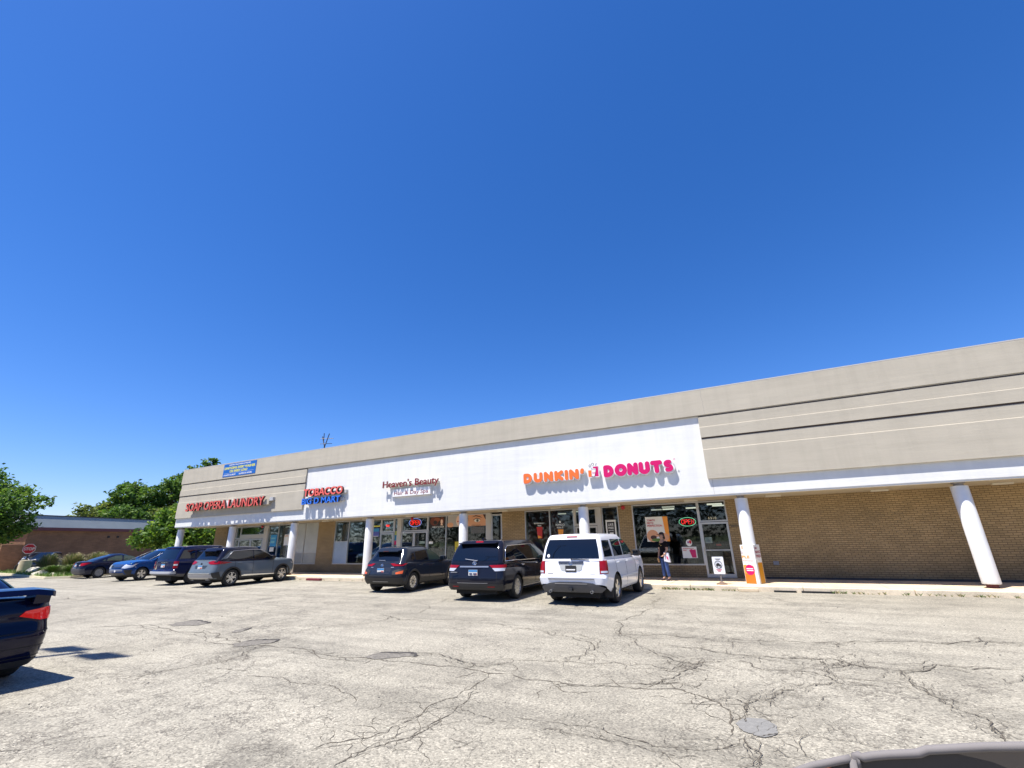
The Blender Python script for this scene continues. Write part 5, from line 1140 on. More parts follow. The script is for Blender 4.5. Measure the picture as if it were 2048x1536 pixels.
# small dark crossover -------------------------------------------------------
KOP = paint("dark_blue_grey_paint", (.022, .030, .048), .35, .25)
KON = dict(W=1.80, H=1.56, wb=2.60, r=.335, tw=.215, rim=.215, spokes=10, style='twin', paint=KOP, cladz=.42, flare=True,
  bottom=[(-.85, .34), (-.5, .27), (2.7, .24), (3.4, .28)], xr=[(.25, -.66), (.38, -.78), (.60, -.84), (.72, -.80), (.95, -.72), (1.05, -.68)], xf=[(.25, 3.2), (.5, 3.36), (.75, 3.36), (.9, 3.2)],
  belt=[(-.85, 1.06), (-.1, 1.04), (.8, 1.01), (1.9, .99), (2.6, .97), (3.0, .91), (3.36, .80)], cr=(.26, .24), cf=(.40, .36), crown_r=.07,
  gh=dict(xr=[(.98, -.70), (1.2, -.52), (1.42, -.36), (1.52, -.30)], xf=[(.95, 2.35), (1.25, 1.80), (1.52, 1.20)], hw=[(.95, .86), (1.1, .82), (1.35, .73), (1.46, .68), (1.52, .62)], cr=(.20, .16)),
  side_glass=[([(-.12, 1.12), (.12, 1.08), (.12, 1.32), (0, 1.31)], CGL), ([(.18, 1.08), (.98, 1.05), (.94, 1.42), (.20, 1.36)], CGL), ([(1.05, 1.05), (1.92, 1.03), (1.62, 1.25), (1.28, 1.42), (1.02, 1.43)], CGLT)],
  rear_glass=[(-.62, 1.07), (.62, 1.07), (.57, 1.20), (.50, 1.36), (-.50, 1.36), (-.57, 1.20)], wind=[(-.72, 1.0), (.72, 1.0), (.6, 1.45), (-.6, 1.45)],
  trim=[], seams=[(.14, .50, 1.03), (1.0, .35, 1.0), (1.95, .38, .98)], rseams=[(-.6, .6, .985, .993), (-.62, .62, .555, .565)],
  patches=[("tail_lamp", LRED, 'r2', [(.34, .99), (.56, 1.0), (1.02, .985), (.86, .91), (.50, .905)], .014), ("bumper_lamp", CLAD, 'r2', [(.50, .74), (.70, .80), (1.05, .80), (.98, .60), (.52, .62)], .016), ("reverse_lamp", LORG, 'r2', [(.64, .69), (.90, .76), (.90, .65), (.66, .64)], .022),
     ("plate_recess", mat("navy_recess", (.012, .016, .03), .4), 'r', [(-.46, .86), (.46, .86), (.36, .66), (-.36, .66)], .005), ("lower_bumper", CLAD, 'r', rect(-.92, .92, .35, .52), .012), ("skid_plate", SILV, 'r', rect(-.34, .34, .375, .39), .022), ("rear_quarter", CLAD, 's', [(-.12, 1.10), (.0, 1.10), (.0, 1.02), (-.1, 1.04)], .002), ("badge", SILV, 'r2', rect(.40, .52, .855, .875), .012),
     ("headlamp", LWHT, 'f2', rect(.5, .9, .72, .78), .012), ("grille", CLAD, 'f', rect(-.4, .4, .45, .72), .01)],
  mirror=(1.75, 1.03), handles=[(.42, .90), (1.22, .89)], rails=(-.15, 1.25), rail_mat=KOP, plate=(0, .755, PLW),
  extra=[("rear_spoiler", KOP, spoiler(1.40, -.56, -.20, .55, .05)), ("rear_wiper", SILV, wiper(-.02, .25, 1.09, 1.10)), ("emblem", CHR, ring_emblem(0, .935, .04)), ("aerial", BLK, lambda m_, B, G: m_.tube([(-.05, 0, 1.54), (-.28, 0, 1.68)], .006, 5)), ("brake_lamp", LDRK, lambda m_, B, G: m_.box(-.565, -.55, -.12, .12, 1.40, 1.42)),
    ("glass_edge", CLAD, lambda m_, B, G: m_.tube([end_point(G, 'r', -.64, 1.10)[0] + Vector((-.004, 0, 0)), end_point(G, 'r', -.60, 1.32)[0] + Vector((-.004, 0, 0))], .006, 5))])
build_car("parked_suv", "small dark blue crossover SUV with slim high tail lamps left of the minivan", -12.62, 14.2, 93.5, KON)

# grey-blue SUV with black roof -----------------------------------------------
ROP = paint("slate_blue_paint", (.135, .168, .200), .15, .35); ROR = paint("navy_roof_paint", (.012, .014, .03), .2, .25)
ROG = dict(W=1.84, H=1.70, wb=2.705, r=.365, tw=.235, rim=.245, spokes=5, style='twin', paint=ROP, roof_mat=ROR, cladz=.40, flare=True, low=CLAD, rim_dark=BLK,
  bottom=[(-1.0, .36), (-.55, .30), (2.9, .27), (3.5, .30)], xr=[(.3, -.85), (.42, -.96), (.62, -1.0), (.70, -.97), (.95, -.90), (1.12, -.84)], xf=[(.3, 3.48), (.5, 3.62), (.8, 3.64), (.95, 3.55), (1.05, 3.4)],
  belt=[(-1.0, 1.15), (0, 1.12), (1.2, 1.08), (2.2, 1.08), (2.9, 1.08), (3.3, 1.02), (3.64, .90)], cr=(.22, .22), cf=(.36, .34),
  gh=dict(xr=[(1.06, -.86), (1.3, -.66), (1.55, -.50), (1.655, -.44)], xf=[(1.04, 2.50), (1.35, 1.98), (1.655, 1.35)], hw=[(1.04, .88), (1.2, .85), (1.5, .765), (1.6, .72), (1.655, .66)], cr=(.18, .15)),
  side_glass=[([(-.28, 1.24), (.02, 1.16), (1.0, 1.14), (.98, 1.52), (.02, 1.50)], CGL), ([(1.06, 1.14), (2.12, 1.12), (1.80, 1.34), (1.42, 1.52), (1.04, 1.525)], CGL)],
  rear_glass=[(-.66, 1.14), (.66, 1.14), (.60, 1.32), (.54, 1.50), (-.54, 1.50), (-.60, 1.32)], wind=[(-.76, 1.08), (.76, 1.08), (.64, 1.58), (-.64, 1.58)],
  trim=[[(-.34, 1.22), (.0, 1.52), (.9, 1.555), (1.40, 1.55), (1.80, 1.37), (2.2, 1.10)]], trim_mat=SILV,
  seams=[(.10, .50, 1.11), (1.02, .38, 1.08), (2.12, .40, 1.06)], rseams=[(-.66, .66, .685, .694)],
  patches=[("tail_lamp", LRED, 'r2', [(.40, 1.08), (.62, 1.125), (1.55, 1.03), (1.20, .975), (.60, .975), (.44, 1.02)], .014), ("plate_recess", mat("slate_recess", (.03, .04, .05), .4), 'r', [(-.42, .93), (.42, .93), (.34, .80), (-.34, .80)], .006),
     ("rear_bumper_trim", SILV, 'r', [(-.70, .42), (.70, .42), (.62, .36), (-.62, .36)], .028), ("lower_bumper", mat("bumper_silver", (.34, .34, .35), .45, .4), 'r', [(-.80, .56), (.80, .56), (.86, .40), (-.86, .40)], .014), ("bumper_corner", CLAD, 'r2', [(.80, .62), (1.12, .66), (1.2, .40), (.86, .40)], .018), ("bumper_shelf", CHR, 'r', rect(-.74, .74, .575, .60), .02),
     ("pillar_trim", ROP, 'sG', [(-.60, 1.16), (-.30, 1.20), (-.02, 1.50), (-.12, 1.52)], .006), ("door_sill", CHR, 's', [(.38, .40), (2.30, .38), (2.30, .42), (.60, .47)], .016), ("headlamp", LWHT, 'f2', rect(.55, 1.05, .84, .92), .012), ("grille", CLAD, 'f', rect(-.45, .45, .50, .86), .01)],
  mirror=(1.95, 1.12), mirror_mat=CLAD, handles=[(.32, .98), (1.25, .98)], rails=(-.30, 1.35), rail_mat=SILV, plate=(0, .86, PLW),
  extra=[("rear_spoiler", ROR, spoiler(1.53, -.74, -.30, .60, .06)), ("rear_wiper", CLAD, wiper(0, .34, 1.16, 1.17)), ("emblem", BLK, ring_emblem(0, 1.0, .035)), ("roof_fin", ROR, lambda m_, B, G: m_.prism([(-.25, 1.66), (0, 1.68), (-.18, 1.74), (-.24, 1.74)], -.02, .02, 'xz')), ("exhaust_pipe", SILV, pipe(-.55, .34, -.9, .04, 1.6))])
build_car("parked_suv", "slate grey-blue SUV with dark roof and black wheel arches before the laundry", -22.84, 13.7, 93.5, ROG)

# dark blue older SUV ---------------------------------------------------------
EXP_ = paint("navy_paint", (.008, .014, .060), .25, .28)
EXS = dict(W=1.87, H=1.80, wb=2.89, r=.37, tw=.23, rim=.22, spokes=5, style='wide', paint=EXP_, cladz=.50, low=CLADG,
  bottom=[(-1.05, .46), (-.6, .38), (3.0, .36), (3.7, .36)], xr=[(.35, -.98), (.45, -1.08), (.64, -1.10), (.68, -1.0), (1.1, -.97), (1.2, -.95)], xf=[(.35, 3.55), (.55, 3.7), (.8, 3.68), (1.05, 3.55)],
  belt=[(-1.05, 1.18), (0, 1.16), (2.3, 1.12), (3.0, 1.10), (3.4, 1.06), (3.7, .98)], cr=(.12, .13), cf=(.22, .25),
  gh=dict(xr=[(1.1, -.96), (1.4, -.82), (1.74, -.66)], xf=[(1.1, 2.35), (1.4, 1.95), (1.74, 1.55)], hw=[(1.1, .87), (1.4, .81), (1.65, .75), (1.74, .69)], cr=(.08, .09)),
  side_glass=[([(-.75, 1.22), (-.05, 1.22), (-.05, 1.60), (-.58, 1.60)], CGL), ([(.06, 1.22), (.98, 1.20), (.98, 1.61), (.06, 1.61)], CGL), ([(1.06, 1.20), (2.1, 1.18), (1.62, 1.60), (1.06, 1.61)], CGL)],
  rear_glass=[(-.72, 1.12), (.72, 1.12), (.66, 1.35), (.62, 1.62), (-.62, 1.62), (-.66, 1.35)], wind=[(-.75, 1.16), (.75, 1.16), (.66, 1.66), (-.66, 1.66)],
  seams=[(0, .5, 1.15), (1.02, .5, 1.13), (2.15, .5, 1.1)], rseams=[(-.74, -.73, .66, 1.16), (.73, .74, .66, 1.16), (-.7, .7, 1.08, 1.09)],
  patches=[("tail_lamp", LRED, 'r2', rect(.76, .98, .78, 1.10), .014), ("reverse_lamp", LWHT, 'r2', rect(.78, .95, .90, .97), .02), ("brake_lamp", LRED, 'rG', rect(-.12, .12, 1.675, 1.70), .01), ("bumper_bar", mat("bumper_grey", (.36, .37, .39), .45), 'r', rect(-1.05, 1.05, .52, .64), .03), ("rust_patch", mat("rust_beige", (.30, .24, .16), .8), 'r', [(.60, .95), (.66, .80), (.72, .74), (.62, .70), (.55, .76)], .006), ("badge", CHR, 'r', rect(-.30, .22, 1.035, 1.055), .012),
     ("headlamp", LWHT, 'f2', rect(.6, .95, .85, 1.0), .012), ("grille", CHR, 'f', rect(-.45, .45, .8, 1.0), .01)],
  mirror=(1.95, 1.2), mirror_mat=CLAD, handles=[(.25, 1.0), (1.25, 1.0)], rails=(-.55, 1.5), rail_mat=SILV, plate=(0, .90, PLW),
  extra=[("rear_wiper", CLAD, wiper(0, -.25, 1.14, 1.20)), ("roof_line", EXP_, spoiler(1.70, -.72, -.55, .6, .04))])
build_car("parked_suv", "navy blue older SUV with roof rails and grey rear bumper beside the slate SUV", -26.44, 14.01, 92, EXS)

# bright blue crossover backed in ---------------------------------------------
FOP = paint("bright_blue_paint", (.012, .070, .26), .35, .28)
FOR = dict(W=1.80, H=1.69, wb=2.64, r=.35, tw=.22, rim=.225, spokes=5, style='wide', paint=FOP, cladz=.36, low=CLAD,
  bottom=[(-1.0, .34), (2.8, .27), (3.5, .28)], xr=[(.3, -.9), (.6, -1.0), (1.1, -.9)], xf=[(.27, 3.40), (.45, 3.55), (.65, 3.58), (.85, 3.52), (.98, 3.35)],
  belt=[(-1.0, 1.12), (0, 1.10), (1.9, 1.06), (2.5, 1.07), (3.0, 1.02), (3.3, .95), (3.58, .84)], cr=(.2, .2), cf=(.34, .34), hoodcrown=.045,
  gh=dict(xr=[(1.05, -.9), (1.64, -.55)], xf=[(1.03, 2.42), (1.35, 1.82), (1.64, 1.25)], hw=[(1.03, .87), (1.2, .84), (1.55, .75), (1.64, .67)], cr=(.14, .14), cf=(.22, .20)),
  side_glass=[([(-.7, 1.16), (0, 1.16), (0, 1.5), (-.5, 1.5)], CGL), ([(.08, 1.15), (.98, 1.14), (.98, 1.52), (.08, 1.52)], CGL), ([(1.05, 1.14), (2.0, 1.11), (1.35, 1.52), (1.05, 1.53)], CGL)],
  rear_glass=rect(-.6, .6, 1.15, 1.5), wind=[(-.84, 1.08), (.84, 1.08), (.72, 1.58), (-.72, 1.58)], trim=[[(2.36, 1.10), (1.30, 1.60), (.6, 1.61), (-.4, 1.56)]], trim_mat=SILV,
  seams=[(.05, .5, 1.1), (1.02, .4, 1.06), (2.05, .4, 1.05)],
  patches=[("headlamp", LWHT, 'f2', [(.46, .70), (.58, .90), (1.15, .92), (1.02, .74), (.7, .68)], .014), ("grille", mat("grille_navy", (.02, .04, .10), .3), 'f', [(-.42, .72), (.42, .72), (.46, .90), (-.46, .90)], .012), ("grille_bar", CHR, 'f', rect(-.42, .42, .80, .825), .02), ("lower_bumper", CLADG, 'f', rect(-.60, .60, .33, .45), .012), ("fog_lamp_recess", CLAD, 'f2', [(.62, .62), (1.05, .60), (.95, .36), (.70, .40)], .012),
     ("bumper_bar", mat("plate_zone", (.16, .19, .26), .4), 'f', rect(-.55, .55, .54, .64), .014), ("tail_lamp", LRED, 'r2', rect(.6, 1.0, .9, 1.05), .012), ("side_marker", LWHT, 's', rect(3.0, 3.06, .72, .76), .008)],
  mirror=(1.85, 1.12), handles=[(.3, .98), (1.25, .98)], rails=(-.4, 1.2), plate=None, extra=[("round_sticker", SIGW, lambda m_, B, G: m_.sphere(end_point(B, 'f', .1, .54)[0] + Vector((.02, 0, 0)), .06, 10, (.2, 1, 1)))])
build_car("parked_suv", "bright blue crossover backed into its bay with its headlamps facing out", -33.22, 17.27, -83, FOR)

# dark blue sedan ---------------------------------------------------------------
SEP = paint("midnight_paint", (.012, .016, .040), .3, .28)
SED = dict(W=1.79, H=1.45, wb=2.85, r=.33, tw=.21, rim=.215, spokes=8, style='twin', paint=SEP, cladz=0,
  bottom=[(-1.05, .28), (-.6, .24), (3.0, .20), (3.7, .24)], xr=[(.25, -.92), (.40, -1.0), (.60, -1.03), (.80, -.98), (.98, -.90)], xf=[(.2, 3.65), (.5, 3.8), (.7, 3.75), (.8, 3.6)],
  belt=[(-1.05, 1.0), (-.6, 1.01), (-.1, 1.0), (1.0, .95), (2.3, .94), (3.0, .90), (3.5, .80), (3.8, .68)], cr=(.26, .24), cf=(.4, .4), hoodcrown=.035,
  gh=dict(xr=[(.94, -.55), (1.1, -.28), (1.25, .10), (1.40, .60)], xf=[(.92, 2.75), (1.15, 2.1), (1.40, 1.35)], hw=[(.92, .84), (1.1, .79), (1.33, .67), (1.40, .58)], cr=(.20, .16), crown_r=.06),
  side_glass=[([(.05, 1.02), (.20, 1.0), (.24, 1.14), (.16, 1.10)], CGLT), ([(.28, 1.01), (1.10, .99), (1.10, 1.33), (.75, 1.31), (.34, 1.16)], CGLT), ([(1.18, .99), (2.3, .98), (1.62, 1.28), (1.20, 1.34)], CGLT)],
  rear_glass=[(-.66, 1.03), (.66, 1.03), (.58, 1.20), (.50, 1.34), (-.50, 1.34), (-.58, 1.20)], wind=[(-.72, .98), (.72, .98), (.58, 1.34), (-.58, 1.34)],
  seams=[(.24, .35, .96), (1.14, .3, .95), (2.35, .3, .93)], rseams=[(-.6, .6, .66, .67)],
  patches=[("tail_lamp", LRED, 'r2', [(.50, .76), (.56, .92), (.95, .96), (1.16, .93), (.86, .78)], .014), ("reverse_lamp", LWHT, 'r2', rect(.50, .60, .77, .84), .02), ("headlamp", LWHT, 'f2', rect(.5, 1.0, .62, .74), .012), ("lower_bumper", mat("bumper_dark_grey", (.055, .055, .065), .5), 'r', rect(-1.0, 1.0, .28, .60), .008)],
  mirror=(2.1, .98), handles=[(.5, .85), (1.4, .85)], plate=(.0, .80, PLW), rim_mat=mat("rim_dull", (.35, .35, .36), .35, .6))
build_car("parked_sedan", "midnight blue sedan parked farthest left in the row beside the ornamental grass", -39.2, 15.3, 86, SED)

# near dark sedan with boot spoiler at the left edge
NEP = paint("deep_navy_paint", (.003, .004, .026), .25, .22)
NES = dict(SED); NES.update(W=1.82, paint=NEP, H=1.46, gh=dict(xr=[(.94, -.12), (1.1, .12), (1.25, .45), (1.40, .85)], xf=[(.92, 2.75), (1.15, 2.1), (1.40, 1.45)], hw=[(.92, .84), (1.1, .79), (1.33, .67), (1.40, .58)], cr=(.20, .16), crown_r=.06), belt=[(-1.05, 1.07), (-.6, 1.09), (-.1, 1.05), (1.0, .97), (2.3, .94), (3.0, .90), (3.5, .80), (3.8, .68)], xr=[(.2, -.86), (.32, -.95), (.5, -1.0), (.62, -1.03), (.68, -1.0), (.72, -.955), (.80, -.95), (.95, -.94), (1.06, -.90)], bottom=[(-1.05, .22), (-.6, .22), (3.0, .20), (3.7, .24)],
  patches=[("tail_lamp", mat("lamp_bright_red", (.62, .006, .010), .1, coat=1.0, emit=(1, .02, .02), es=.10), 'r2', [(.50, .87), (.56, .93), (.80, .96), (1.13, .96), (1.08, .84), (1.0, .80), (.74, .80)], .014), ("reverse_lamp", LWHT, 'r2', [(1.135, .95), (1.17, .95), (1.15, .82), (1.10, .81)], .012), ("headlamp", LWHT, 'f2', rect(.5, 1.0, .62, .74), .012), ("bumper_line", SEAM, 'r', rect(-1.1, 1.1, .655, .665), .004), ("bumper_line", SEAM, 'r', rect(-1.0, 1.0, .47, .478), .004), ("bumper_line", SEAM, 'r', rect(-1.0, 1.0, .345, .352), .004), ("lower_bumper", CLAD, 'r', rect(-.96, .96, .225, .31), .006)])
def wing(m_, B, G):
    sec = lambda y, lift: [(-1.04, y, 1.145 + lift), (-1.0, y, 1.215 + lift), (-.80, y, 1.24 + lift), (-.56, y, 1.225 + lift), (-.58, y, 1.205 + lift), (-.82, y, 1.17 + lift)]
    ys = [-.82, -.76, -.6, -.3, 0, .3, .6, .76, .82]; V = []
    for y in ys:
        e = 1 - .45 * max(0, (abs(y) - .74) / .08); V += [(-.85 + (p[0] + .85) * e, p[1], p[2]) for p in sec(y, -.045 * max(0, (abs(y) - .5) / .3) ** 2)]
    n = 6; F = [(i * n + j, i * n + (j + 1) % n, (i + 1) * n + (j + 1) % n, (i + 1) * n + j) for i in range(len(ys) - 1) for j in range(n)]
    m_.add(V, F + [tuple(range(n)), tuple(range(len(V) - n, len(V)))])
    for sg in (1, -1):
        m_.prism([(-.95, 1.02), (-.66, 1.03), (-.62, 1.20), (-.97, 1.15)], sg * .60, sg * .77, 'xz')
NES['extra'] = [("boot_spoiler", NEP, wing)]
build_car("parked_sedan", "near dark navy sedan with boot spoiler cut off by the left edge", -10.22, 2.42, 180, NES)

# far car behind the stop sign
FAR = dict(FOR); FAR.update(paint=paint("steel_blue_paint", (.02, .05, .12), .3, .3), W=1.85, H=1.62)
build_car("parked_minivan", "small dark blue car parked far off beneath the brown brick wall", -60.5, 19.8, -35, FAR)

# ------------------------------------------------------------------ island with grasses, left background
def poly_sheet(name, pts, z0, z1, mt, kind='structure'): return tag(MB().prism(pts, z0, z1, 'xy').build(name, mt), kind=kind)
ISL = [(-57, 15.6), (-52, 15.1), (-41.5, 13.7), (-40.4, 14.6), (-40.9, 16.5), (-42.5, 19.0), (-56.5, 19.0)]
poly_sheet("island_kerb", ISL, -.05, .13, mat("kerb_pale_tan", (.62, .55, .38), .9, noise=(3, .15, 4)))  # pale tan kerb colour with slight noise
cx_ = sum(p[0] for p in ISL) / 7; cy_ = sum(p[1] for p in ISL) / 7
poly_sheet("island_soil", [(cx_ + (x - cx_) * .97, cy_ + (y - cy_) * .93) for x, y in ISL], .08, .16, mat("island_turf", (.12, .17, .04), .95, noise=(3, .4, 5)))
GB = mat("blade_green", (.13, .22, .03), .7, noise=(1.5, .35, 3)); GD = mat("blade_straw", (.42, .36, .20), .8, noise=(2, .25, 3)); GM = mat("blade_mid", (.20, .24, .08), .7, noise=(2, .3, 3))
def in_poly(x, y, P):
    c = False
    for (a, b), (d, e) in zip(P, P[1:] + P[:1]):
        if (b > y) != (e > y) and x < (d - a) * (y - b) / (e - b) + a: c = not c
    return c
rnd = random.Random(4); mb = MB(); n = 0
while n < 5200:
    x, y = rnd.uniform(-56.5, -40.4), rnd.uniform(13.8, 19)
    if not in_poly(x, y, ISL): continue
    n += 1; h = rnd.uniform(.08, .28); a = rnd.uniform(0, 6.3); w_ = rnd.uniform(.015, .03); mb.cur = 1 if rnd.random() < .15 else 0
    mb.add([(x - w_ * math.cos(a), y - w_ * math.sin(a), .15), (x + w_ * math.cos(a), y + w_ * math.sin(a), .15), (x + rnd.uniform(-.1, .1), y + rnd.uniform(-.1, .1), .15 + h)], [(0, 1, 2)])
tag(mb.build("grass", [GB, GD]), kind='stuff')
def clump(x, y, r_, h, n, label, straw=.6, seed=1):
    n = int(n * 1.3); h *= 1.0
    rd = random.Random(seed); o = empty("ornamental_grass", (x, y, .15), 0, label, "plant", "ornamental grass clumps on the island"); b = MB()
    for _ in range(n):
        a = rd.uniform(0, 6.28); q = rd.random(); base = rd.uniform(0, .25) * r_; lean = r_ * (.2 + .8 * rd.random() ** .7); hh = h * rd.uniform(.6, 1.05) * (1 - .35 * (lean / r_) ** 2); w_ = rd.uniform(.012, .028)
        nx, ny = math.cos(a), math.sin(a); tx, ty = -ny * w_, nx * w_; P = []
        for t, k in ((0, 1), (.4, .9), (.75, .6), (1, .08)):
            d = base + lean * t ** 1.8; z = .13 + hh * math.sin(min(t * 1.7, 1.75)) / 1.0
            P += [(x + nx * d + tx * k, y + ny * d + ty * k, z), (x + nx * d - tx * k, y + ny * d - ty * k, z)]
        b.cur = 0 if rd.random() > straw else (1 if rd.random() < .6 else 2)
        b.add(P, [(0, 1, 3, 2)]); b.add(P[2:6], [(0, 1, 3, 2)]); b.cur = 1 if rd.random() < straw else 2; b.add(P[4:8], [(0, 1, 3, 2)])
    b.build("blades", [GB, GD, GM], o, origin=(x, y, .15))
clump(-48.6, 16.0, .95, 1.45, 900, "tall tawny ornamental grass clump right behind the white rock", .7, 1)
clump(-46.4, 16.7, 1.05, 1.45, 900, "tawny feathery grass clump next to the first one", .75, 2)
clump(-45.0, 17.6, 1.05, 1.5, 900, "rear tawny grass clump nearest the midnight blue sedan", .75, 3)
clump(-44.9, 15.2, .9, .65, 700, "low bright green leafy clump in front of the tawny grasses", .03, 4)
clump(-42.9, 15.6, .9, .7, 700, "low green leafy clump beside the sedan's rear bumper", .05, 5)
clump(-47.0, 15.3, .6, .5, 380, "small green tuft between the pale rocks", .1, 6)
ROCK = mat("pale_rock", (.50, .47, .38), .9, noise=(4, .3, 5), bump=(6, .8, .05))
def rock(x, y, sx, sy, sz, label, seed):
    rd = random.Random(seed); bm = bmesh.new(); bmesh.ops.create_icosphere(bm, subdivisions=3, radius=1)
    ph = [Vector((rd.uniform(-1, 1), rd.uniform(-1, 1), rd.uniform(-1, 1))).normalized() for _ in range(9)]
    for v in bm.verts:
        for p in ph:
            d = v.co.dot(p)
            if d > .72: v.co -= p * (d - .72) * .9
        v.co = Vector((v.co.x * sx, v.co.y * sy, max(-.3, v.co.z) * sz))
    me = bpy.data.meshes.new("rock"); bm.to_mesh(me); bm.free(); me.materials.append(ROCK); o = bpy.data.objects.new("rock", me); COL.objects.link(o); o.location = (x, y, .17); tag(o, label, "rock")
rock(-50.3, 15.9, .75, .5, .42, "rounded pale rock beside the stop sign's concrete base", 1); rock(-45.3, 14.75, .95, .5, .36, "jagged white flat rock at the island edge", 2); rock(-43.2, 14.6, .3, .25, .15, "small white stone near the low green clump", 3)
# stop sign on a concrete-filled base
o = (-52.6, 15.95, .1); sg_ = empty("stop_sign", o, 0, "red octagonal STOP sign leaning slightly on a dark post", "road sign")
MB().tube([(-52.6, 15.95, .1), (-52.75, 15.98, 2.3)], .06, 8).build("post", mat("post_dark", (.03, .03, .035), .6), sg_, origin=o)
Fd = Vector((.955, -.29, 0)); Rt = Vector((.29, .955, 0)); cS = Vector((-52.72, 15.95, 1.92)) + Fd * .09
def oct_(r_, d, name, mt):
    P = [cS + Fd * d + Rt * r_ * math.cos(R(22.5 + 45 * k)) + Vector((0, 0, 1)) * r_ * math.sin(R(22.5 + 45 * k)) for k in range(8)]; Q = [p - Fd * .012 for p in P]
    MB().add(P + Q, [tuple(range(8)), tuple(range(15, 7, -1))] + [(k, (k + 1) % 8, 8 + (k + 1) % 8, 8 + k) for k in range(8)]).build(name, mt, sg_, origin=o)
oct_(.40, 0, "sign_border", WHT); oct_(.365, .006, "sign_face", mat("stop_red", (.62, .012, .022), .5))
t = text_obj("lettering", "STOP", .30, WHT, (0, 0, 0), sg_, (0, 0, 0), align='CENTER', bold=.02, depth=.006, xs=.85); t.rotation_euler = (0, 0, math.atan2(Rt.y, Rt.x)); t.location = cS + Fd * .014 - Vector((0, 0, .108)) - Vector(o)
MB().lathe([(0, 0), (.40, 0), (.36, .95), (0, .98)], (-52.6, 15.95, .1), 20).build("concrete_base", mat("base_concrete", (.52, .44, .30), .9, noise=(3, .2, 4)), sg_, origin=o, auto=R(40))
# black motor scooter behind the sign
o = (-56.3, 17.4, 0.1); sc_ = empty("parked_motorcycle", o, 0, "black motorcycle shape standing behind the stop sign post", "motorcycle"); u = Vector((.75, .66, 0)).normalized() * -1
def mp_(d, z, s=0): return Vector(o) + u * d + Vector((-u.y, u.x, 0)) * s + Vector((0, 0, z))
b = MB()
for d in (-.72, .72): b.tube([mp_(d + .30 * math.cos(t * .524), .32 + .30 * math.sin(t * .524)) for t in range(13)], .06, 7, False)
b.build("wheels", RUB, sc_, origin=o, smooth=True)
MB().tube([mp_(-.75, .55), mp_(-.3, .85), mp_(.1, .80), mp_(.35, .98), mp_(.5, 1.0)], [.09, .16, .13, .17, .1], 10).tube([mp_(0, .4), mp_(.15, .65)], .22, 10).build("body", mat("bike_black", (.015, .015, .018), .25, coat=1), sc_, origin=o, smooth=True)
MB().tube([mp_(.72, .34), mp_(.5, 1.05), mp_(.42, 1.2)], .035, 7).tube([mp_(.40, 1.2, -.35), mp_(.45, 1.18, 0), mp_(.40, 1.2, .35)], .02, 6).build("fork", CHR, sc_, origin=o, smooth=True)
MB().sphere(mp_(.62, 1.0), .11, 10).build("headlight", LWHT, sc_, origin=o, smooth=True)

# low brown brick building with grey mansard and maroon band
A = Vector((-62.2, 18.4, 0)); Bv = Vector((-68.5, 34.5, 0)); dr = (Bv - A).normalized(); nrm = Vector((dr.y, -dr.x, 0)); L = (Bv - A).length + 6
bo = empty("brick_building", tuple(A), 0, "low brown brick building with grey roof band and maroon trim across the road", "building")
def seg(d0, d1, n0, n1, z0, z1, name, mt, n1t=None):
    n1t = n1 if n1t is None else n1t; P = []
    for d, n_, z in ((d0, n0, z0), (d1, n0, z0), (d1, n1, z0), (d0, n1, z0), (d0, n0, z1), (d1, n0, z1), (d1, n1t, z1), (d0, n1t, z1)): P.append(A + dr * d + nrm * n_ + Vector((0, 0, z)))
    return MB().add(P, [(0, 3, 2, 1), (4, 5, 6, 7), (0, 1, 5, 4), (1, 2, 6, 5), (2, 3, 7, 6), (3, 0, 4, 7)]).build(name, mt, bo, origin=tuple(A))
seg(0, L, -14, 0, 0, 3.62, "wall", BROWN)
seg(-.25, L, -14, .35, 3.62, 3.92, "maroon_band", mat("maroon_trim", (.10, .022, .030), .6))
seg(-.15, L, -14, .25, 3.92, 5.05, "roof_band", mat("roof_band_grey", (.27, .30, .30), .6, noise=(.3, .12, 3)), n1t=-.35)
seg(-.2, L, -14, -.30, 5.05, 5.12, "roof_edge", mat("edge_dark", (.04, .03, .04), .7))
seg(8.0, 8.25, -.02, .05, 2.95, 3.15, "wall_vent", BLK); seg(9.1, 9.35, -.02, .05, 2.95, 3.15, "wall_vent", BLK); seg(12.5, 13.2, -.02, .10, 3.25, 3.5, "wall_light", mat("lamp_tan", (.4, .36, .26), .6))
# lower wing wall on its left
wv = MB().prism([(-63.6, 0), (-62.25, 0), (-62.25, 2.35), (-63.6, 1.7)], 16.9, 18.35, 'xz')
tag(wv.build("wing_wall", BROWN), "short sloping brown brick wing wall at the building corner", "wall")
tag(MB().box(-64.5, -60, 33.6, 33.9, 0, 1.95).build("utility_screen", mat("screen_grey", (.24, .27, .26), .7)), "grey green utility screen panel beyond the blue crossover", "screen")
sheet("far_pavement", -75, -58.3, 12.0, 18.2, .04, CONC)

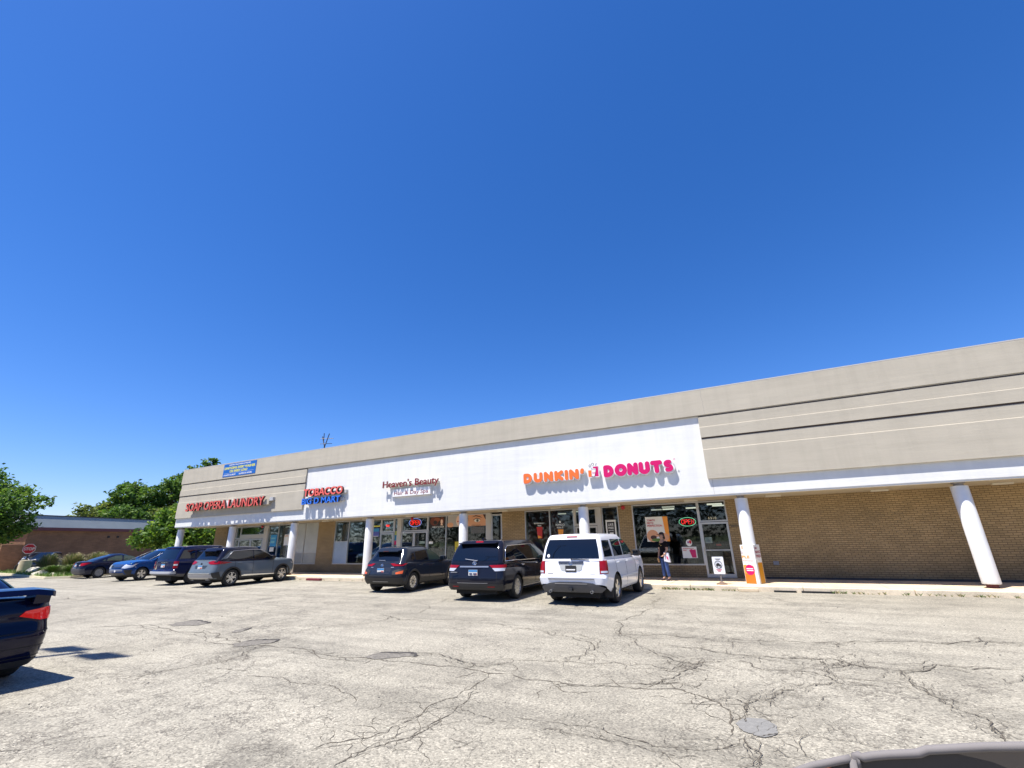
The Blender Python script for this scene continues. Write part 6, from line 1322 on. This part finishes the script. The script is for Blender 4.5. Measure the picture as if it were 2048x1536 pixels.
# ------------------------------------------------------------------ trees
def leaf_mat(name, c, v=.35): 
    c = tuple(q * 1.45 for q in c); m = mat(name, c, .6, noise=(.9, v, 3), spec=.25); n, l = N(m); b = n['Principled BSDF']; o = n['Material Output']
    t = n.new('ShaderNodeBsdfTranslucent'); t.inputs[0].default_value = (c[0] * 1.5, c[1] * 1.5, c[2] * .8, 1); x = n.new('ShaderNodeMixShader'); x.inputs[0].default_value = .38
    l.new(b.outputs[0], x.inputs[1]); l.new(t.outputs[0], x.inputs[2]); l.new(x.outputs[0], o.inputs[0]); return m
LG = [leaf_mat("leaf_green", (.075, .135, .022)), leaf_mat("leaf_dark", (.032, .072, .016)), leaf_mat("leaf_bright", (.15, .21, .035))]
LM = [leaf_mat("leaf_mid", (.060, .115, .022)), leaf_mat("leaf_deep", (.026, .060, .014)), leaf_mat("leaf_light", (.11, .165, .035))]
LO = [leaf_mat("leaf_olive", (.10, .13, .035)), leaf_mat("leaf_olive_dark", (.05, .075, .02)), leaf_mat("leaf_olive_light", (.16, .19, .06))]
BARK = mat("bark", (.09, .07, .05), .9, noise=(6, .3, 4))
def tree(x, y, h, lobes, label, mats, seed, leaf=.22, nleaf=5200, trunk_r=.22, z0=0, density=1.0, group="trees beyond the parking lot"):
    rd = random.Random(seed); o = empty("leafy_tree", (x, y, z0), 0, label, "tree", group); org = (x, y, z0)
    tr = MB(); zf = min(l[2] - l[5] * .5 for l in lobes); top = Vector((x, y, z0 + max(1.2, zf + .4)))
    tr.tube([(x, y, z0), (x + .05, y, z0 + (top.z - z0) * .5), top], [trunk_r, trunk_r * .8, trunk_r * .65], 8)
    for l in lobes:
        c = Vector((x + l[0], y + l[1], z0 + l[2])); mid = (top + c) / 2 + Vector((rd.uniform(-.3, .3), rd.uniform(-.3, .3), .1)); tr.tube([top, mid, c], [trunk_r * .5, trunk_r * .32, .04], 6)
        for _ in range(4): tr.tube([mid, c + Vector((rd.uniform(-1, 1) * l[3] * .7, rd.uniform(-1, 1) * l[4] * .7, rd.uniform(-.4, .8) * l[5] * .7))], [.07, .02], 5)
    tr.build("trunk", BARK, o, smooth=True, origin=org)
    cr = MB(); vol = [l[3] * l[4] * l[5] for l in lobes]; tot = sum(v ** (2 / 3) for v in vol)
    for l, v in zip(lobes, vol):
        ncl = max(6, int(nleaf / 26 * v ** (2 / 3) / tot))
        for _ in range(ncl):
            while True:
                d = Vector((rd.gauss(0, 1), rd.gauss(0, 1), rd.gauss(0, 1))); 
                if d.length > .1: break
            d.normalize(); rr = rd.uniform(.45, 1.08) ** .6
            c = Vector((x + l[0] + d.x * l[3] * rr, y + l[1] + d.y * l[4] * rr, z0 + l[2] + d.z * l[5] * rr)); cs = rd.uniform(.25, .55) * (l[3] + l[5]) * .25 + leaf
            base = 1 if rd.random() < .3 else (2 if rd.random() < .25 else 0)
            for _ in range(26):
                e = Vector((rd.gauss(0, .5), rd.gauss(0, .5), rd.gauss(0, .38))) * cs; p = c + e; s = leaf * rd.uniform(.55, 1.25)
                a = Vector((rd.gauss(0, 1), rd.gauss(0, 1), rd.gauss(0, .6))).normalized(); b_ = a.cross(Vector((rd.gauss(0, 1), rd.gauss(0, 1), rd.gauss(0, 1)))).normalized()
                cr.cur = base if rd.random() < .8 else rd.randrange(3)
                cr.add([p - a * s, p + b_ * s * .45, p + a * s, p - b_ * s * .45], [(0, 1, 2, 3)])
    cr.build("crown", mats, o, origin=org)
# big tree cut by the left edge
tree(-50.8, 9.9, 8, [(-.4, .6, 6.9, 2.2, 2.4, 1.3), (-1.5, .5, 8.0, 1.3, 1.6, .8), (0, 0, 5.6, 2.6, 2.6, 1.7), (2.2, 1.4, 4.6, 2.3, 2.2, 1.5), (.6, 2.6, 5.4, 2.2, 2.0, 1.5), (-1, -1.5, 3.8, 2.5, 2.5, 1.5), (1.6, 3.4, 4.1, 1.8, 1.6, 1.1), (-2.5, -2, 6.6, 1.5, 2, 1.2), (2.0, 4.4, 5.2, .9, 1.1, .45), (1.0, 2.8, 3.1, 1.7, 1.7, .8)], "dark spreading tree cut off by the left edge of the photo", LM, 3, leaf=.17, nleaf=20000, trunk_r=.25)
# row behind the brown building
RW = [(-84, 32.5, 8.3, 'l'), (-83, 34.8, 11.6, 'd'), (-82.5, 41, 13.6, 'd'), (-79.5, 45.2, 13.4, 'd'), (-77, 49.2, 11.3, 'd'), (-73.5, 53, 10.4, 'l')]
for i, (x, y, h, k) in enumerate(RW):
    rd = random.Random(50 + i); L_ = []
    for q in range(7): L_.append((rd.uniform(-2, 2), rd.uniform(-2.6, 2.6), h * rd.uniform(.50, .82), rd.uniform(1.5, 2.3), rd.uniform(1.7, 2.5), rd.uniform(1.1, 1.6)))
    L_.append((0, 0, h * .88, 1.4, 1.7, h * .10)); L_.append((0, 0, h * .45, 2.6, 3.0, 1.8)); L_.append((rd.uniform(-1, 1), rd.uniform(-2, 2), h * .92, .8, 1.0, .7))
    tree(x, y, h, L_, ["low leafy tree first from the left behind the grey roof", "dark lobed tree second from the left behind the grey roof", "dense dark tree third from the left behind the grey roof", "tallest dark tree in the row behind the grey roof", "dark tree right of the tallest behind the grey roof", "last pale tree of the row, next to the strip mall corner"][i], LM if k == 'd' else LO, 60 + i, leaf=.27, nleaf=8000, trunk_r=.3)
# olive lower crowns in front of the dark row
for i, (x, y, h, mt_) in enumerate([(-77.5, 33.2, 8.2, LM), (-76, 37.5, 8.2, LO), (-74, 41.8, 8.0, LM), (-72.5, 45.5, 8.8, LG)]):
    rd = random.Random(90 + i); L_ = [(rd.uniform(-1.5, 1.5), rd.uniform(-2.2, 2.2), h * rd.uniform(.6, .82), 1.7, 1.9, 1.1) for _ in range(5)] + [(0, 0, h * .5, 2.4, 2.6, 1.4)]
    tree(x, y, h, L_, ["rounded green crown just above the left end of the grey roof", "greyish olive crown above the middle of the grey roof", "mid green crown above the roof's right half", "brighter green crown above the roof's right end"][i], mt_, 95 + i, leaf=.22, nleaf=5200)
# bright tree at the end of the mall, under and beside the overhang
tree(-47.5, 25.5, 6, [(.8, .6, 6.9, 1.6, 1.6, 1.1), (0, 0, 4.4, 2.2, 2.2, 1.5), (-.8, -1, 3.8, 2.2, 2.2, 1.5), (-1.6, -2.4, 2.6, 1.8, 1.6, .9), (1.6, .4, 4.6, 2.0, 2.0, 1.4), (-1.2, -1.6, 3.0, 1.9, 1.8, 1.1), (1.5, -.3, 3.0, 1.8, 1.8, 1.2), (-2.4, -.8, 2.2, 1.4, 1.4, .8), (.5, .5, 5.6, 1.5, 1.5, 1.0), (2.6, .8, 2.0, 1.8, 1.8, 1.3), (1.0, -1.2, 1.6, 2, 1.6, .9)], "bright green tree next to the laundry end of the mall", LG, 21, leaf=.20, nleaf=19000)
tree(-42.8, 26.5, 6, [(0, 0, 3.2, 2.4, 2.2, 1.6), (1.8, .2, 2.2, 1.8, 1.8, 1.5), (-1.2, 0, 1.8, 1.8, 1.8, 1.4), (.5, 0, 4.4, 1.8, 1.8, .9)], "shaded green tree seen under the mall overhang behind the first columns", LG, 22, leaf=.18, nleaf=8500)
tree(-38.9, 28.5, 5, [(0, 0, 2.2, 1.8, 2.2, 1.6), (.5, .5, 3.4, 1.6, 1.8, 1.2), (1.8, .4, 2.0, 1.5, 1.8, 1.5)], "dark bushy tree in the gap beside the first brick pier", LM, 23, leaf=.17, nleaf=5500)
tree(-66.5, 36.0, 13.5, [(0, 0, 13.0, 1.0, .8, .5), (-.4, .2, 12.2, 1.0, .8, .4), (-3.0, -.6, 11.9, 1.0, .9, .5), (1, 0, 9.5, 2.6, 2.6, 2.0)], "tall tree poking just above the mall roofline", LM, 24, leaf=.26, nleaf=3200)
# small bush along the kerb edge under overhang
# ------------------------------------------------------------------ light pole outside the frame (its twin heads cast shadows by the near sedan)
h_ = 13.0; bx, by = -11.0 - .2 * h_, 4.45 - .34 * h_; o = (bx - .1, by, 0); lp = empty("lot_light_pole", o, 0, "tall parking lot light pole with two flat lamp heads beyond the left edge", "lamp post")
PG = mat("pole_bronze", (.06, .05, .04), .5)
MB().cyl(o, .12, h_, 12, .08).build("pole", PG, lp, origin=o); MB().cyl(o, .3, .7, 16).build("pole_base", CONC, lp, origin=o)
MB().tube([(bx - .9, by + .02, h_), (bx + .9, by - .05, h_)], .04, 6).build("arm", PG, lp, origin=o)
for dx in (-.75, .62):
    hd = MB().add([(bx + dx + sx_ * .42 + sy_ * .16, by + sy_ * .19, h_ + dz) for dz in (-.06, .10) for sx_, sy_ in ((-1, -1), (1, -1), (1, 1), (-1, 1))], [(0, 3, 2, 1), (4, 5, 6, 7), (0, 1, 5, 4), (1, 2, 6, 5), (2, 3, 7, 6), (3, 0, 4, 7)]); hd.build("lamp_head", PG, lp, origin=o)

# ------------------------------------------------------------------ person on the pavement
def skin_mesh(name, pts, edges, mt, parent, root=0, sub=2):
    me = bpy.data.meshes.new(name); me.from_pydata([p[0] for p in pts], edges, []); ob = bpy.data.objects.new(name, me); COL.objects.link(ob)
    ob.modifiers.new("skin", 'SKIN'); 
    for i, p in enumerate(pts):
        sv = me.skin_vertices[0].data[i]; r_ = p[1]; sv.radius = r_ if isinstance(r_, tuple) else (r_, r_); sv.use_root = (i == root)
    s_ = ob.modifiers.new("sub", 'SUBSURF'); s_.levels = sub; s_.render_levels = sub
    dg = bpy.context.evaluated_depsgraph_get(); nm = bpy.data.meshes.new_from_object(ob.evaluated_get(dg)); bpy.data.objects.remove(ob)
    nm.name = name; nm.materials.clear(); nm.materials.append(mt); o = bpy.data.objects.new(name, nm); COL.objects.link(o)
    for p in nm.polygons: p.use_smooth = True
    o.parent = parent; return o
PX, PY = -3.48, 18.66
pr_ = empty("person", (PX, PY, .15), R(-38), "person in black shirt, dark cap and blue jeans holding a white bag on the pavement", "person")
SKIN = mat("skin", (.42, .24, .16), .5); SHIRT = mat("black_shirt", (.010, .008, .009), .95, noise=(9, .4, 3), spec=.1); JEAN = mat("blue_jeans", (.035, .075, .23), .85, noise=(12, .35, 4)); CAP = mat("dark_cap", (.02, .010, .014), .8)
# local frame: faces -y, x to the figure's left
hb = .0
body = [((0, 0, .93), (.13, .10)), ((0, .01, 1.10), (.14, .10)), ((0, .01, 1.30), (.16, .105)), ((0, .01, 1.42), (.12, .09)), ((0, 0, 1.50), .052), ((0, -.01, 1.58), (.07, .082)), ((0, -.015, 1.68), (.076, .095)), ((0, -.005, 1.745), (.055, .07)),
  ((.17, .01, 1.40), .055), ((.205, .0, 1.14), .043), ((.215, -.12, 1.00), .034), ((.21, -.19, .94), .028),
  ((-.17, .01, 1.40), .055), ((-.215, .0, 1.13), .042), ((-.225, -.06, .89), .034), ((-.225, -.08, .81), .027),
  ((.09, .0, .84), .085), ((.11, -.01, .48), .058), ((.14, .03, .10), .04), ((.15, -.08, .035), .035), ((.155, -.14, .03), .028),
  ((-.09, .0, .84), .085), ((-.10, -.01, .48), .058), ((-.13, .02, .10), .04), ((-.14, -.09, .035), .035), ((-.145, -.15, .03), .028)]
be = [(0, 1), (1, 2), (2, 3), (3, 4), (4, 5), (5, 6), (6, 7), (3, 8), (8, 9), (9, 10), (10, 11), (3, 12), (12, 13), (13, 14), (14, 15), (0, 16), (16, 17), (17, 18), (18, 19), (19, 20), (0, 21), (21, 22), (22, 23), (23, 24), (24, 25)]
skin_mesh("body", body, be, SKIN, pr_)
# hands: palm and five bent fingers each
def hand(base, dirv, side, nm):
    d = Vector(dirv).normalized(); s = Vector((0, -1, 0)) if abs(d.z) > .7 else Vector((1, 0, 0)) * side; s = (s - d * s.dot(d)).normalized(); nrm_ = d.cross(s); P = [(Vector(base), (.018, .026)), (Vector(base) + d * .045, (.016, .034)), (Vector(base) + d * .08, (.012, .034))]; E_ = [(0, 1), (1, 2)]
    for k, l in enumerate((.062, .072, .068, .052)):
        q = Vector(base) + d * .085 + s * (.03 - .02 * k); i0 = len(P); P += [(q, .0085), (q + d * l * .5 + nrm_ * .012 * side, .008), (q + d * l * .85 + nrm_ * .035 * side, .007)]; E_ += [(2, i0), (i0, i0 + 1), (i0 + 1, i0 + 2)]
    q = Vector(base) + d * .03 + s * .035; i0 = len(P); P += [(q, .011), (q + d * .04 + s * .02 + nrm_ * .01 * side, .009)]; E_ += [(1, i0), (i0, i0 + 1)]
    skin_mesh(nm, P, E_, SKIN, pr_, 0, 1)
hand((.208, -.20, .93), (0, -.8, -.4), 1, "hand"); hand((-.225, -.085, .79), (0, -.2, -1), -1, "hand")
# clothes as thin shells that follow the body
skin_mesh("shirt", [((0, 0, .74), (.175, .125)), ((0, 0, .86), (.172, .125)), ((0, .01, 1.08), (.158, .120)), ((0, .01, 1.30), (.178, .122)), ((0, .01, 1.42), (.135, .10)), ((0, .005, 1.475), (.068, .062)), ((.175, .01, 1.395), .070), ((.20, .0, 1.20), .060), ((-.175, .01, 1.395), .070), ((-.205, .0, 1.20), .060)], [(0, 1), (1, 2), (2, 3), (3, 4), (4, 5), (4, 6), (6, 7), (4, 8), (8, 9)], SHIRT, pr_)
skin_mesh("jeans", [((0, 0, .90), (.15, .11)), ((.09, 0, .80), .10), ((.112, -.01, .48), .072), ((.14, .025, .12), .058), ((-.09, 0, .80), .10), ((-.102, -.01, .48), .072), ((-.13, .02, .12), .058)], [(0, 1), (1, 2), (2, 3), (0, 4), (4, 5), (5, 6)], JEAN, pr_)
skin_mesh("shoes", [((.14, .03, .06), .05), ((.15, -.07, .04), .045), ((.156, -.16, .035), .035)], [(0, 1), (1, 2)], mat("shoe_dark", (.05, .03, .04), .7), pr_); skin_mesh("shoes", [((-.13, .02, .06), .05), ((-.14, -.08, .04), .045), ((-.146, -.17, .035), .035)], [(0, 1), (1, 2)], mat("shoe_dark"), pr_)
hq = empty("x", (0, 0, 0)); bpy.data.objects.remove(hq)
mb = MB(); mb.sphere((0, .01, 1.715), .104, 16, (.92, 1.05, .80)); mb.v = [v if v[2] > 1.695 else (v[0], v[1], 1.695) for v in mb.v]
mb.prism([(-.075, -.08), (.075, -.08), (.07, -.17), (.035, -.205), (-.035, -.205), (-.07, -.17)], 1.695, 1.712, 'xy'); mb.build("cap", CAP, pr_, smooth=False, auto=R(45))
mb = MB().sphere((0, .045, 1.64), .092, 14, (.98, .85, 1.1)); mb.sphere((0, .12, 1.58), .05, 10, (.9, .8, 1.5)); mb.build("hair", mat("dark_hair", (.02, .012, .01), .6), pr_, smooth=True)
mb = MB()
for s_ in (1, -1): mb.sphere((s_ * .030, -.098, 1.655), .010, 8)
mb.build("eyes", BLK, pr_); MB().prism([(-.012, 1.605), (.012, 1.605), (.006, 1.65), (-.006, 1.65)], -.128, -.09, 'xz').build("nose", SKIN, pr_, bevel=.004); MB().box(-.022, .022, -.106, -.09, 1.578, 1.586).build("mouth", mat("lips", (.30, .08, .07), .5), pr_)
mb = MB()
for s_ in (1, -1): mb.sphere((s_ * .080, .0, 1.635), .022, 8, (.4, .8, 1.2))
mb.build("ears", SKIN, pr_, smooth=True)
MB().box(-.05, -.0, -.1235, -.118, 1.335, 1.35).box(.02, .055, -.1225, -.117, 1.27, 1.30).build("shirt_print", mat("print_gold", (.5, .38, .12), .5), pr_)
pr_.scale = (.95, .95, .95)
bg_ = empty("takeaway_bag", (PX + .14, PY - .18, .98), R(-20), "white paper bag with pink and orange print held by the person", "bag")
MB().add([(-.11, -.05, -.16), (.12, -.04, -.20), (.12, .05, -.20), (-.11, .05, -.16), (-.10, -.035, .16), (.08, -.03, .13), (.08, .03, .13), (-.10, .03, .16)], [(0, 3, 2, 1), (4, 5, 6, 7), (0, 1, 5, 4), (1, 2, 6, 5), (2, 3, 7, 6), (3, 0, 4, 7)]).build("bag_body", mat("bag_white", (.62, .62, .68), .6), bg_, bevel=.01)
MB().prism([(.0, .02), (.06, .0), (.08, -.10), (.03, -.08)], -.056, -.048, 'xz').build("bag_print", PNK, bg_)
ph = MB().box(-.04, .04, -.012, .012, -.07, .07); po = ph.build("food_item", mat("pastry_tan", (.45, .28, .13), .7), None, bevel=.008); po.location = (PX - .22, PY + .02, .15 + .70); po.rotation_euler = (R(20), R(10), R(-38)); tag(po, "small tan snack held in the person's lowered hand", "snack")

# ------------------------------------------------------------------ the photographer's own car: rim of the open door mirror in the lower right corner
RIMG = mat("mirror_rim_grey", (.17, .155, .148), .8, noise=(8, .08, 3)); MDK = mat("mirror_dark", (.045, .038, .034), .55, noise=(4, .15, 3))
def cam_pt(px, py, d):    # measured positions of the near car's edge, converted once to metres
    v = fw * 901.79 + rx * (px - 1024) - up * (py - 768); return Vector((0, 0, 1.72)) + v.normalized() * d
rim_pts = [(-.05, .847, 1.395), (-.014, .848, 1.412), (.004, .849, 1.420), (.023, .851, 1.4255), (.038, .852, 1.4305), (.050, .853, 1.434)]
rim_pts2 = [(.055, .854, 1.425), (.0555, .854, 1.438), (.059, .854, 1.4385), (.064, .854, 1.4365), (.075, .853, 1.4405), (.092, .853, 1.4445), (.111, .852, 1.4485), (.124, .851, 1.4515), (.134, .851, 1.4565), (.158, .849, 1.462), (.191, .845, 1.470), (.226, .838, 1.478), (.30, .825, 1.492), (.38, .81, 1.50), (.42, .80, 1.47), (.43, .80, 1.36)]
mo = (.19, .86, 1.36); mr = empty("door_mirror", mo, 0, "grey rimmed dark door mirror housing of the photographer's car at the lower right corner", "car mirror")
MB().tube(rim_pts, .0047, 8).tube(rim_pts2, .0050, 8).tube([(.051, .853, 1.434), (.051, .852, 1.34)], .0055, 8).build("rim", RIMG, mr, smooth=True, origin=mo)
out_ = [(p[0], p[2] - .002) for p in rim_pts] + [(p[0], p[2] - .003) for p in rim_pts2[1:]] + [(.40, 1.27), (.0, 1.25), (-.06, 1.33)]
n_ = len(out_); MB().add([(x, .856, z) for x, z in out_] + [(x, .93, z - .05) for x, z in out_], [tuple(range(n_)), tuple(range(2 * n_ - 1, n_ - 1, -1))] + [(i, (i + 1) % n_, n_ + (i + 1) % n_, n_ + i) for i in range(n_)]).build("housing", MDK, mr, origin=mo)
MB().prism([(.004, 1.405), (.018, 1.421), (.026, 1.419), (.022, 1.40)], .852, .855, 'xz').build("indicator", mat("indicator_orange", (.75, .17, .06), .3), mr, origin=mo)
MB().prism([(.022, 1.41), (.030, 1.417), (.040, 1.414), (.036, 1.39), (.022, 1.39)], .8515, .8545, 'xz').build("white_patch", WHT, mr, origin=mo)  # plain white patch beside the orange one
MB().cyl((.25, .93, .9), .05, .40, 16).build("mirror_arm", MDK, mr, origin=mo)

# unseen dark tree line added behind the camera to darken shop-window and car-glass reflections
rd = random.Random(77); mb = MB()
for i in range(210):
    x = -290 + i * 1.75 + rd.uniform(-1, 1); y = -75 + rd.uniform(-5, 5); h = rd.uniform(10, 17)
    for _ in range(200):
        p = Vector((x + rd.gauss(0, 2), y + rd.gauss(0, 1.5), h * rd.random() ** .7)); s = rd.uniform(.2, .5); a = Vector((rd.gauss(0, 1), rd.gauss(0, .5), rd.gauss(0, 1))).normalized(); b_ = a.cross(Vector((0, 1, .3))).normalized(); mb.cur = 1
        mb.add([p - a * s, p + b_ * s * .7, p + a * s, p - b_ * s * .7], [(0, 1, 2, 3)])
tag(mb.build("reflection_wood", [LM[1], mat('reflection_wood_dark', (.02, .035, .012), .9)]), kind='stuff')
